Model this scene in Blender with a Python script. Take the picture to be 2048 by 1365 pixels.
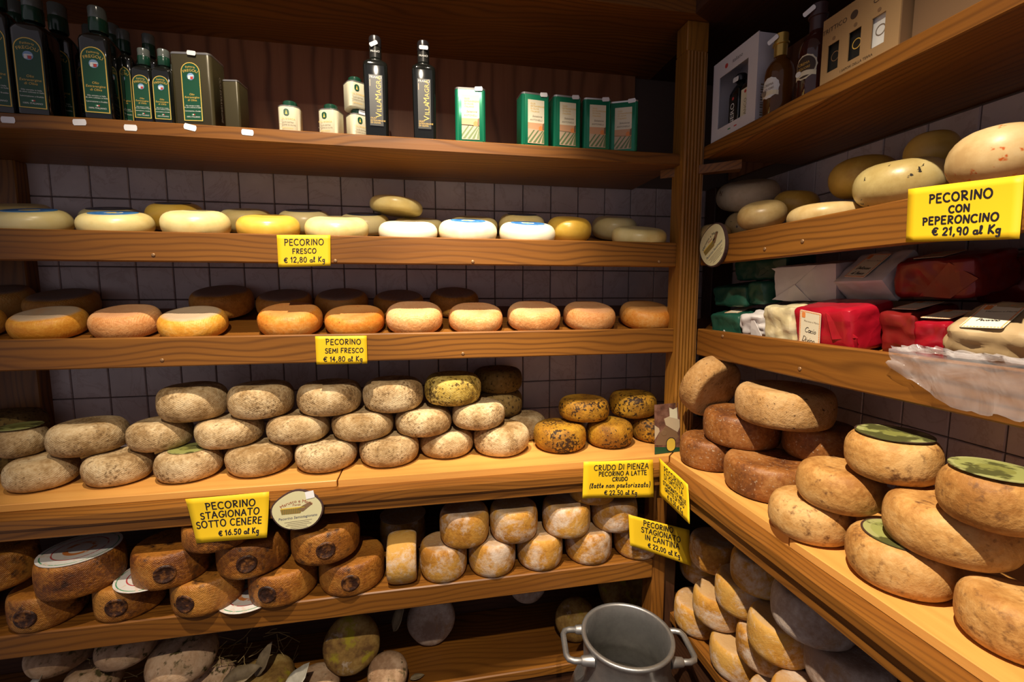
import bpy, math, random
from math import sin, cos, pi, radians
from mathutils import Vector, Matrix, noise

# ------------------------------------------------------------------ scene, camera, light
for o in list(bpy.data.objects):
    bpy.data.objects.remove(o)
SC = bpy.context.scene
COL = SC.collection
SC.view_settings.view_transform = 'Standard'
SC.view_settings.look = 'None'
SC.view_settings.gamma = 1.0
SC.view_settings.use_curve_mapping = False
SC.view_settings.exposure = 0.0

cam = bpy.data.objects.new('camera', bpy.data.cameras.new('camera'))
COL.objects.link(cam)
cam.data.sensor_width = 36.0
cam.data.lens = 900.0 / 2048 * 36.0
cam.data.clip_start = 0.02
yaw, pitch, roll = 0.18646, 0.10472, -0.00155
F = Vector((sin(yaw) * cos(pitch), cos(yaw) * cos(pitch), -sin(pitch)))
R0 = Vector((cos(yaw), -sin(yaw), 0)); U0 = R0.cross(F)
Rr = R0 * cos(roll) + U0 * sin(roll); Ur = U0 * cos(roll) - R0 * sin(roll)
M = Matrix((Rr, Ur, -F)).transposed().to_4x4()
M.translation = Vector((1.0643, -1.5704, 1.6168))
cam.matrix_world = M
SC.camera = cam

world = bpy.data.worlds.new('world'); SC.world = world
world.use_nodes = True
bg = world.node_tree.nodes['Background']
bg.inputs[0].default_value = (0.58, 0.51, 0.55, 1)
bg.inputs[1].default_value = 0.42

def spot(name, loc, tgt, power, size=70, blend=.6, rad=.02, col=(1, .85, .66)):
    l = bpy.data.lights.new(name, 'SPOT'); l.energy = power; l.spot_size = radians(size)
    l.spot_blend = blend; l.shadow_soft_size = rad; l.color = col
    o = bpy.data.objects.new(name, l); COL.objects.link(o)
    o.location = loc
    o.rotation_euler = (Vector(tgt) - Vector(loc)).to_track_quat('-Z', 'Y').to_euler()
    return o
# halogen spots of the shop's high ceiling, out of frame above
spot('ceiling_spot_back', (0.75, -1.36, 3.65), (0.88, -0.25, 1.38), 450, 42, 1.0)
spot('ceiling_spot_low', (0.95, -2.45, 3.35), (0.90, -0.25, 1.22), 240, 42, 1.0)
spot('ceiling_spot_fresh', (1.22, -1.40, 3.65), (1.24, -0.28, 1.68), 400, 18, 1.0)
spot('ceiling_spot_right', (0.60, -1.62, 3.65), (1.86, -0.84, 1.00), 720, 34, 1.0)

# ------------------------------------------------------------------ materials
MATS = {}
class NB:
    def __init__(s, name):
        s.m = bpy.data.materials.new(name); s.m.use_nodes = True
        s.t = s.m.node_tree; s.n = s.t.nodes; s.l = s.t.links
        s.b = s.n['Principled BSDF']
    def node(s, t, **k):
        n = s.n.new(t)
        for a, v in k.items(): setattr(n, a, v)
        return n
    def link(s, a, b): s.l.new(a, b)
    def coords(s, scale=(1, 1, 1), rnd=True, which='Object'):
        tc = s.node('ShaderNodeTexCoord'); mp = s.node('ShaderNodeMapping')
        mp.inputs['Scale'].default_value = scale
        s.link(tc.outputs[which], mp.inputs['Vector'])
        if rnd:
            oi = s.node('ShaderNodeObjectInfo'); ml = s.node('ShaderNodeMath', operation='MULTIPLY')
            ml.inputs[1].default_value = 37.0
            s.link(oi.outputs['Random'], ml.inputs[0])
            s.link(ml.outputs[0], mp.inputs['Location'])
        return mp.outputs[0]
    def noise(s, vec, scale, detail=4, rough=.55, dist=0):
        n = s.node('ShaderNodeTexNoise')
        n.inputs['Scale'].default_value = scale; n.inputs['Detail'].default_value = detail
        n.inputs['Roughness'].default_value = rough; n.inputs['Distortion'].default_value = dist
        s.link(vec, n.inputs['Vector']); return n.outputs[0]
    def ramp(s, fac, stops):
        r = s.node('ShaderNodeValToRGB'); e = r.color_ramp.elements
        while len(e) < len(stops): e.new(.5)
        for q, (p, c) in zip(e, stops):
            q.position = p; q.color = c if len(c) == 4 else (*c, 1)
        s.link(fac, r.inputs[0]); return r.outputs[0]
    def mix(s, fac, a, b, mode='MIX'):
        n = s.node('ShaderNodeMix', data_type='RGBA', blend_type=mode)
        for sock, v in ((n.inputs[0], fac), (n.inputs[6], a), (n.inputs[7], b)):
            if isinstance(v, (int, float)): sock.default_value = v
            elif isinstance(v, tuple): sock.default_value = (*v, 1) if len(v) == 3 else v
            else: s.link(v, sock)
        return n.outputs[2]
    def math(s, op, a, b=None, clamp=False):
        n = s.node('ShaderNodeMath', operation=op); n.use_clamp = clamp
        for sock, v in zip(n.inputs, (a, b)):
            if v is None: continue
            if isinstance(v, (int, float)): sock.default_value = v
            else: s.link(v, sock)
        return n.outputs[0]
    def bump(s, h, strength, dist=.002, normal=None):
        n = s.node('ShaderNodeBump'); n.inputs['Strength'].default_value = strength
        n.inputs['Distance'].default_value = dist; s.link(h, n.inputs['Height'])
        if normal is not None: s.link(normal, n.inputs['Normal'])
        return n.outputs[0]
    def out(s, col=None, rough=.6, normal=None, spec=.5, **k):
        if col is not None:
            if isinstance(col, tuple): s.b.inputs['Base Color'].default_value = (*col, 1)
            else: s.link(col, s.b.inputs['Base Color'])
        if isinstance(rough, (int, float)): s.b.inputs['Roughness'].default_value = rough
        else: s.link(rough, s.b.inputs['Roughness'])
        s.b.inputs['Specular IOR Level'].default_value = spec
        if normal is not None: s.link(normal, s.b.inputs['Normal'])
        for a, v in k.items(): s.b.inputs[a.replace('_', ' ')].default_value = v
        MATS[s.m.name] = s.m
        return s.m

def plain(name, col, rough=.5, spec=.5, **k):
    return NB(name).out(col, rough, spec=spec, **k)

def wood(name, axis, c_dark, c_mid, c_light, rough=.42, ring=1.0, knots=False, spec=.4, line=.75):
    """grain runs along the axis; growth rings as fine dark lines that wander slowly"""
    m = NB(name); o = [k for k in range(3) if k != axis]
    v = m.coords((1, 1, 1), rnd=True); sp = m.node('ShaderNodeSeparateXYZ'); m.link(v, sp.inputs[0])
    st = [3.2, 3.2, 3.2]; st[axis] = .9
    warp = m.noise(m.coords(tuple(st), rnd=True), 1.6, 2, .5)
    cross = m.math('ADD', m.math('MULTIPLY', sp.outputs[o[0]], 330.0 * ring), m.math('MULTIPLY', sp.outputs[o[1]], 420.0 * ring))
    ph = m.math('ADD', cross, m.math('MULTIPLY', warp, 70.0 * ring))
    ln = m.math('POWER', m.math('MULTIPLY_ADD', m.math('SINE', ph), .5), 3.5); m.n[-2].inputs[2].default_value = .5
    s2 = [150.0] * 3; s2[axis] = 5.0
    fine = m.noise(m.coords(tuple(s2), rnd=True), 1.0, 4, .6)
    s3 = [14.0] * 3; s3[axis] = 1.6
    mid = m.noise(m.coords(tuple(s3), rnd=True), 1.0, 3, .5)
    col = m.ramp(m.math('ADD', m.math('MULTIPLY', mid, .65), m.math('MULTIPLY', fine, .35)), [(.30, c_mid), (.68, c_light)])
    wv = m.math('MULTIPLY_ADD', mid, line); m.n[-1].inputs[2].default_value = .02
    col = m.mix(m.math('MULTIPLY', ln, wv), col, c_dark)
    if knots:
        vk = m.node('ShaderNodeTexVoronoi'); s3 = [8.0] * 3; s3[axis] = 3.4
        m.link(m.coords(tuple(s3)), vk.inputs['Vector']); vk.inputs['Scale'].default_value = 1.0
        k = m.ramp(vk.outputs['Distance'], [(.045, (1, 1, 1)), (.11, (0, 0, 0))])
        col = m.mix(k, col, (.12, .035, .008))
    nrm = m.bump(m.math('ADD', fine, m.math('MULTIPLY', ln, -.4)), .22, .001)
    return m.out(col, rough, nrm, spec=spec)

for ax, t in ((0, 'x'), (1, 'y'), (2, 'z')):
    wood('wood_brown_' + t, ax, (.055, .018, .0035), (.155, .054, .008), (.245, .096, .013), line=1.0)
    wood('wood_dark_' + t, ax, (.018, .007, .004), (.046, .017, .007), (.075, .029, .012), .5)
    wood('pine_' + t, ax, (.46, .19, .04), (.60, .28, .065), (.68, .35, .09), .38, .45, True, line=.55)
wood('post_wood', 2, (.12, .046, .007), (.25, .10, .014), (.34, .15, .022), .38)
wood('veneer', 2, (.09, .034, .016), (.25, .10, .045), (.33, .14, .065), .5, .3, line=1.1)

def tile_mat():
    m = NB('tile_glaze')
    v = m.coords((1, 1, 1))
    cloud = m.noise(v, 9, 4, .6)
    col = m.ramp(cloud, [(.3, (.52, .44, .44)), (.7, (.64, .55, .55))])
    vein = m.noise(v, 6, 6, .62, 1.6)
    vf = m.ramp(vein, [(.475, (0, 0, 0)), (.5, (1, 1, 1)), (.525, (0, 0, 0))])
    col = m.mix(m.math('MULTIPLY', vf, .30), col, (.30, .17, .14))
    b = m.bump(m.noise(v, 45, 3), .35, .0012)
    m.out(col, .28, b, spec=.5)
tile_mat()
plain('grout', (.12, .085, .07), .9, .2)
plain('plaster', (.55, .5, .45), .9, .2)
m = NB('floor_tile'); c = m.noise(m.coords((1, 1, 1), False), 6, 4); m.out(m.ramp(c, [(.3, (.10, .05, .03)), (.7, (.18, .09, .05))]), .5)

def cheese(name, c0, c1, c2, top=None, topmix=.0, spot=None, spot_scale=40, spot_thr=(.62, .68), white=None, white_thr=(.5, .62),
           rough=.55, bump=.4, bscale=70, basket=0.0, bfreq=(60, 220), sss=0.0, mott=7.0, band=None, grid=0.0, spec=.35, blot=None, blot_thr=(.55,.7), patch=0.0):
    m = NB(name)
    v = m.coords((1, 1, 1))
    n1 = m.noise(v, mott, 4, .6, .3)
    n2 = m.noise(v, bscale, 4, .65)
    f = m.math('ADD', m.math('MULTIPLY', n1, .72), m.math('MULTIPLY', n2, .30))
    col = m.ramp(f, [(.40, c0), (.51, c1), (.62, c2)])
    tc = m.node('ShaderNodeTexCoord'); sx = m.node('ShaderNodeSeparateXYZ')
    m.link(tc.outputs['Normal'], sx.inputs[0])
    up = m.math('ABSOLUTE', sx.outputs['Z'])
    if blot:
        col = m.mix(m.math('MULTIPLY', m.ramp(m.noise(v, 11, 5, .7, .5), [(blot_thr[0], (0, 0, 0)), (blot_thr[1], (1, 1, 1))]), .8), col, blot)
    if white:
        w = m.noise(v, 16, 6, .72, .3)
        w = m.ramp(w, [(white_thr[0], (0, 0, 0)), (white_thr[1], (1, 1, 1))])
        col = m.mix(m.math('MULTIPLY', w, .8), col, white)
    if top:
        tf = m.ramp(m.math('ADD', up, m.math('MULTIPLY', m.math('SUBTRACT', n1, .5), .5)), [(.80, (0, 0, 0)), (.97, (1, 1, 1))])
        col = m.mix(m.math('MULTIPLY', tf, topmix), col, top)
    if spot:
        s = m.math('ADD', m.noise(v, spot_scale, 3, .6), m.math('MULTIPLY', m.math('SUBTRACT', m.noise(v, 13, 2, .5), .5), patch))
        col = m.mix(m.ramp(s, [(spot_thr[0], (0, 0, 0)), (spot_thr[1], (1, 1, 1))]), col, spot)
    h = m.math('ADD', n2, m.math('MULTIPLY', m.noise(v, bscale * .3, 3), .8))
    if basket or grid:
        so = m.node('ShaderNodeSeparateXYZ'); m.link(tc.outputs['Object'], so.inputs[0])
    if basket:
        ang = m.math('ARCTAN2', so.outputs['Y'], so.outputs['X'])
        wob = m.math('MULTIPLY', n1, 5.0)
        a = m.math('SINE', m.math('ADD', m.math('MULTIPLY', ang, bfreq[0]), wob))
        z = m.math('SINE', m.math('ADD', m.math('MULTIPLY', so.outputs['Z'], bfreq[1] * 6.283), wob))
        bk = m.math('MULTIPLY', a, z)
        side = m.math('SUBTRACT', 1.0, up)
        h = m.math('ADD', h, m.math('MULTIPLY', m.math('MULTIPLY', bk, side), basket))
        col = m.mix(m.math('MULTIPLY', m.math('MULTIPLY', bk, side, True), basket), col, c0)
    if grid:
        gx = m.math('SINE', m.math('MULTIPLY', so.outputs['X'], 1500)); gy = m.math('SINE', m.math('MULTIPLY', so.outputs['Y'], 1500))
        gg = m.math('MULTIPLY', m.math('ADD', gx, gy), up)
        h = m.math('ADD', h, m.math('MULTIPLY', gg, grid))
    nrm = m.bump(h, bump, .003)
    k = {}
    if sss: k = dict(Subsurface_Weight=sss, Subsurface_Scale=.01)
    return m.out(col, rough, nrm, spec=spec, **k)

cheese('fresco_pale', (.72, .55, .20), (.82, .68, .30), (.86, .74, .38), rough=.32, bump=.06, bscale=25, spec=.5, mott=5)
cheese('fresco_yellow', (.72, .42, .05), (.80, .50, .07), (.84, .57, .11), rough=.3, bump=.06, bscale=25, spec=.5, mott=5)
cheese('fresco_white', (.80, .68, .42), (.86, .78, .55), (.88, .82, .62), rough=.36, bump=.06, bscale=25, spec=.5, mott=5)
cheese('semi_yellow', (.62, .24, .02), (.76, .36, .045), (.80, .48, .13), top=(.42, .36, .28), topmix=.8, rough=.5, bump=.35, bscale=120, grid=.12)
cheese('semi_orange', (.54, .16, .015), (.68, .26, .035), (.74, .37, .10), top=(.55, .27, .10), topmix=.6, rough=.5, bump=.3, bscale=120, spot=(.38, .10, .015), spot_scale=90, spot_thr=(.66, .74), grid=.1)
cheese('semi_pink', (.56, .22, .06), (.70, .34, .12), (.78, .46, .21), top=(.56, .30, .16), topmix=.6, rough=.55, bump=.5, bscale=130, spot=(.40, .12, .02), spot_scale=100, spot_thr=(.66, .74), grid=.2)
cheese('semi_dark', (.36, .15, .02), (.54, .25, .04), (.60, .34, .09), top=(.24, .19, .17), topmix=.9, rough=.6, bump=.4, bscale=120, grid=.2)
cheese('cenere', (.27, .165, .07), (.49, .345, .18), (.64, .50, .30), spot=(.15, .09, .04), spot_scale=150, spot_thr=(.53, .74), patch=.55, rough=.8, bump=.8, bscale=110, basket=.10, bfreq=(56, 200), spec=.12, blot=(.24, .135, .045), blot_thr=(.50, .66), mott=10)
cheese('cenere_yellow', (.22, .13, .02), (.42, .29, .06), (.54, .40, .12), spot=(.08, .05, .015), spot_scale=110, spot_thr=(.54, .64), patch=.5, rough=.8, bump=.8, bscale=100, basket=.10, bfreq=(56, 200), spec=.12, blot=(.20, .13, .03), mott=10)
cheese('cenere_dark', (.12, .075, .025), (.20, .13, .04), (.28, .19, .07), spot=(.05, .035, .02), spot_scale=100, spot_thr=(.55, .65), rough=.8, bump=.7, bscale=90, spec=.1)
cheese('crudo', (.20, .08, .008), (.40, .19, .014), (.50, .27, .022), spot=(.035, .016, .006), spot_scale=120, spot_thr=(.54, .63), patch=.6, rough=.6, bump=.8, bscale=120, spec=.25, blot=(.13, .06, .01), blot_thr=(.48, .68), mott=12)
cheese('stamped', (.13, .036, .005), (.33, .115, .012), (.46, .20, .032), top=(.34, .13, .018), topmix=.5, spot=(.04, .014, .005), spot_scale=40, spot_thr=(.58, .74), patch=.5, rough=.46, bump=.9, bscale=150, basket=.16, bfreq=(90, 230), spec=.45, blot=(.11, .034, .008), blot_thr=(.50, .72), mott=10)
cheese('barrel', (.30, .125, .018), (.46, .22, .035), (.52, .29, .065), top=(.34, .25, .17), topmix=.5, white=(.60, .51, .43), white_thr=(.48, .64), rough=.7, bump=.5, bscale=110, basket=.07, bfreq=(70, 240), spec=.2)
cheese('floury', (.28, .19, .14), (.40, .31, .25), (.52, .44, .38), blot=(.30, .15, .04), rough=.8, bump=.6, bscale=90, spec=.15)
cheese('brownwheel', (.10, .032, .01), (.24, .085, .018), (.36, .165, .05), spot=(.40, .30, .20), spot_scale=150, spot_thr=(.62, .7), rough=.5, bump=.5, bscale=110, spec=.35, blot=(.10, .035, .012))
cheese('tanrough', (.26, .125, .04), (.42, .23, .08), (.52, .32, .14), spot=(.09, .045, .02), spot_scale=90, spot_thr=(.62, .72), rough=.75, bump=.9, bscale=110, spec=.15, basket=.08, bfreq=(90, 260), blot=(.22, .11, .04))
cheese('tan', (.30, .13, .03), (.46, .24, .07), (.56, .34, .13), spot=(.14, .06, .02), spot_scale=70, spot_thr=(.60, .78), patch=.6, rough=.6, bump=.6, bscale=90, spec=.25, blot=(.30, .14, .035), blot_thr=(.50, .72), mott=8)
cheese('spot', (.50, .33, .12), (.60, .43, .18), (.67, .51, .25), spot=(.10, .06, .03), spot_scale=30, spot_thr=(.66, .69), rough=.35, bump=.12, bscale=40, spec=.45)
cheese('spotyellow', (.50, .30, .05), (.60, .39, .08), (.66, .45, .12), rough=.35, bump=.1, bscale=40, spec=.45)
cheese('greyspot', (.40, .29, .17), (.52, .40, .25), (.60, .48, .32), spot=(.16, .09, .05), spot_scale=34, spot_thr=(.64, .68), rough=.5, bump=.2, bscale=60)
cheese('truffle', (.46, .34, .12), (.57, .45, .18), (.63, .52, .25), spot=(.03, .025, .02), spot_scale=46, spot_thr=(.665, .69), rough=.35, bump=.1, bscale=40, spec=.45)
cheese('chili', (.50, .33, .14), (.60, .43, .20), (.66, .50, .26), spot=(.50, .10, .01), spot_scale=42, spot_thr=(.61, .66), rough=.4, bump=.12, bscale=40)
cheese('rough', (.26, .15, .08), (.42, .27, .16), (.54, .38, .25), spot=(.07, .055, .02), spot_scale=50, spot_thr=(.58, .70), patch=.6, rough=.8, bump=.7, bscale=60, spec=.15, blot=(.20, .14, .06))
cheese('mossy', (.12, .06, .02), (.26, .15, .04), (.40, .27, .09), spot=(.30, .24, .02), spot_scale=20, spot_thr=(.56, .66), rough=.8, bump=.9, bscale=60, spec=.15, white=(.45, .36, .27), white_thr=(.60, .70))
cheese('burnt', (.018, .006, .003), (.04, .013, .005), (.20, .075, .016), rough=.5, bump=.8, bscale=120, mott=45, spec=.4)

def ringlabel(name, bgc, rings, nsc=60, nth=.55):
    """printed disc: concentric colours by radius in object space"""
    m = NB(name); tc = m.node('ShaderNodeTexCoord'); so = m.node('ShaderNodeSeparateXYZ')
    m.link(tc.outputs['Object'], so.inputs[0])
    r = m.math('SQRT', m.math('ADD', m.math('POWER', so.outputs['X'], 2.0), m.math('POWER', so.outputs['Y'], 2.0)))
    r = m.math('MULTIPLY', r, 10.0)
    stops = [(0, rings[0][1])]
    for k, (rad, c) in enumerate(rings):
        if k: stops.append((rings[k - 1][0] * 10 + .004, c))
        stops.append((rad * 10, c))
    col = m.ramp(r, stops)
    nz = m.noise(m.coords((1, 1, 1)), nsc, 4)
    col = m.mix(m.ramp(nz, [(nth, (0, 0, 0)), (nth + .06, (1, 1, 1))]), col, bgc)
    m.out(col, .35)
ringlabel('label_blue', (.10, .32, .62), [(.016, (.72, .55, .12)), (.019, (.8, .8, .75)), (.040, (.03, .16, .48)), (.06, (.05, .22, .55))])
ringlabel('label_navy', (.02, .03, .07), [(.016, (.2, .16, .08)), (.06, (.018, .025, .06))])
ringlabel('label_green', (.075, .075, .022), [(.020, (.20, .20, .05)), (.042, (.27, .28, .085)), (.0525, (.32, .32, .12)), (.08, (.05, .025, .02))], 24, .50)
ringlabel('label_paper', (.60, .50, .42), [(.022, (.6, .57, .53)), (.032, (.52, .17, .04)), (.050, (.6, .56, .52)), (.053, (.4, .06, .06)), (.07, (.62, .6, .57)), (.0725, (.06, .25, .12)), (.09, (.65, .63, .6))])
plain('sign_paper', (.72, .47, .012), .55, .3)
m = NB('sign_paper'); nz = m.noise(m.coords((1, 1, 1)), 14, 3)
m.out(m.ramp(nz, [(.35, (.27, .175, .012)), (.6, (.36, .235, .02))]), .5, m.bump(m.noise(m.coords((1, 1, 1)), 26, 2), .25, .002), spec=.3)
plain('marker_ink', (.012, .010, .016), .5, .3)
plain('blue_ink', (.03, .035, .12), .5, .3)
plain('red_ink', (.30, .05, .02), .5, .3)
plain('grey_ink', (.22, .17, .12), .6, .3)
plain('gold_print', (.72, .46, .09), .35, .5)
plain('white_print', (.80, .80, .76), .4)
plain('cream_paper', (.74, .68, .50), .5)
plain('print_cheese', (.50, .40, .26), .3)
plain('orange_print', (.75, .25, .06), .5)
plain('green_label', (.008, .065, .032), .35)
plain('dark_glass', (.006, .007, .006), .07, .6, Coat_Weight=.5, Coat_Roughness=.03)
plain('black_label', (.02, .02, .018), .3)
plain('green_cap', (.008, .045, .025), .2, .6)
plain('clear_cap', (.10, .115, .105), .15, .6)
plain('black_cap', (.018, .016, .018), .25, .6)
plain('olive_tin', (.055, .045, .02), .3, .6, Metallic=.25)
plain('green_tin', (.008, .20, .10), .25, .6, Metallic=.3)
plain('tin_metal', (.62, .60, .56), .28, .6, Metallic=.9)
plain('sticker', (.80, .80, .82), .5)
plain('white_card', (.60, .57, .60), .55)
plain('kraft_card', (.34, .21, .095), .7, .2)
plain('kraft_dark', (.19, .11, .055), .7, .2)
plain('dark_brown_print', (.05, .028, .016), .6)
plain('window_black', (.012, .012, .012), .2)
plain('foil_gold', (.52, .33, .07), .25, .6, Metallic=.6)
plain('cap_brown', (.06, .03, .03), .3)
plain('bark', (.065, .035, .032), .8, .2)
plain('oval_paper', (.62, .58, .34), .5)
m = NB('oval_paper'); nz = m.noise(m.coords((1, 1, 1)), 40, 4)
m.out(m.ramp(nz, [(.35, (.48, .46, .20)), (.65, (.66, .62, .38))]), .45)
plain('field_brown', (.26, .16, .04), .6); plain('field_olive', (.16, .17, .04), .6); plain('field_yellow', (.60, .42, .05), .6)
m = NB('amber_glass'); m.out((.34, .13, .02), .04, Transmission_Weight=.75, IOR=1.45)
m = NB('brown_glass'); m.out((.05, .012, .008), .05, spec=.6, Coat_Weight=.4)
m = NB('can_metal'); v = m.coords((1, 1, 1)); n = m.noise(v, 22, 5, .65)
m.out(m.ramp(n, [(.3, (.26, .25, .245)), (.7, (.46, .45, .44))]), m.ramp(n, [(.3, (.5, .5, .5)), (.7, (.36, .36, .36))]), m.bump(m.noise(v, 120, 3), .12, .001), Metallic=.85)
plain('whey', (.05, .045, .035), .04, .6)
plain('screw_metal', (.30, .17, .08), .45, .5, Metallic=.5)
def paperwrap(name, c0, c1, rough, spec, bs=.5, metal=0.0):
    m = NB(name); v = m.coords((1, 1, 1))
    n = m.noise(v, 9, 3, .5, .8)
    vo = m.node('ShaderNodeTexVoronoi'); vo.feature = 'F1'; vo.inputs['Scale'].default_value = 26
    m.link(v, vo.inputs['Vector'])
    m.out(m.ramp(n, [(.35, c0), (.65, c1)]), rough, m.bump(m.math('ADD', vo.outputs['Distance'], n), bs, .006), spec=spec, Metallic=metal)
paperwrap('wrap_green', (.008, .055, .035), (.014, .085, .05), .42, .5)
paperwrap('wrap_red', (.30, .004, .014), (.42, .008, .022), .28, .6, .5, .15)
paperwrap('wrap_darkred', (.16, .008, .008), (.24, .016, .012), .3, .6, .5, .15)
paperwrap('wrap_white', (.52, .48, .46), (.60, .56, .54), .6, .3, .35)
paperwrap('wrap_beige', (.34, .24, .12), (.44, .32, .17), .5, .35, .6)
m = NB('cream_cheese'); v = m.coords((1, 1, 1)); n = m.noise(v, 14, 3, .5, 1.2)
m.out(m.ramp(n, [(.4, (.56, .47, .26)), (.6, (.68, .60, .38))]), .25, m.bump(n, .5, .006), spec=.6, Coat_Weight=.6)
def film():
    m = NB('clear_film'); v = m.coords((1, 1, 1))
    nrm = m.bump(m.noise(v, 16, 3, .5, 1.0), .5, .012)
    tr = m.node('ShaderNodeBsdfTransparent'); tr.inputs[0].default_value = (.95, .94, .94, 1)
    m.out((.70, .66, .66), .16, nrm, spec=.8)
    mx = m.node('ShaderNodeMixShader')
    lw = m.node('ShaderNodeLayerWeight'); lw.inputs[0].default_value = .25
    m.link(m.math('ADD', m.math('MULTIPLY', lw.outputs['Facing'], .45), .16, True), mx.inputs[0])
    m.link(tr.outputs[0], mx.inputs[1]); m.link(m.b.outputs[0], mx.inputs[2])
    m.link(mx.outputs[0], m.n['Material Output'].inputs[0])
film()
m = NB('dry_leaf'); v = m.coords((1, 1, 1)); n = m.noise(v, 20, 5, .6)
m.out(m.ramp(n, [(.3, (.09, .06, .03)), (.6, (.24, .18, .10)), (.8, (.36, .30, .20))]), .7, m.bump(n, .5, .003))
m = NB('pale_leaf'); v = m.coords((1, 1, 1)); n = m.noise(v, 20, 5, .6)
m.out(m.ramp(n, [(.3, (.22, .20, .15)), (.7, (.46, .43, .35))]), .7, m.bump(n, .5, .003))
plain('straw', (.34, .24, .09), .7)
def picture():
    m = NB('card_print'); tc = m.node('ShaderNodeTexCoord'); v = m.coords((1, 1, 1), False)
    n = m.noise(v, 30, 4, .6)
    m.out(m.ramp(n, [(.3, (.05, .025, .02)), (.5, (.16, .075, .05)), (.7, (.26, .14, .10))]), .25)
picture()
m = NB('vineyard_sky'); so = m.node('ShaderNodeSeparateXYZ'); tc = m.node('ShaderNodeTexCoord'); m.link(tc.outputs['Object'], so.inputs[0])
m.out((.66, .56, .42), .4)
plain('vine_green', (.14, .20, .08), .5); plain('earth_pink', (.56, .42, .28), .5); plain('sunset', (.62, .34, .18), .5); plain('tree_dark', (.20, .12, .06), .5)
plain('crest_blue', (.22, .36, .58), .4); plain('crest_white', (.78, .78, .76), .4); plain('crest_red', (.55, .06, .05), .4); plain('tin_cream', (.66, .62, .44), .35, .5)
plain('flag_green', (.02, .2, .07), .5)

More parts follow.
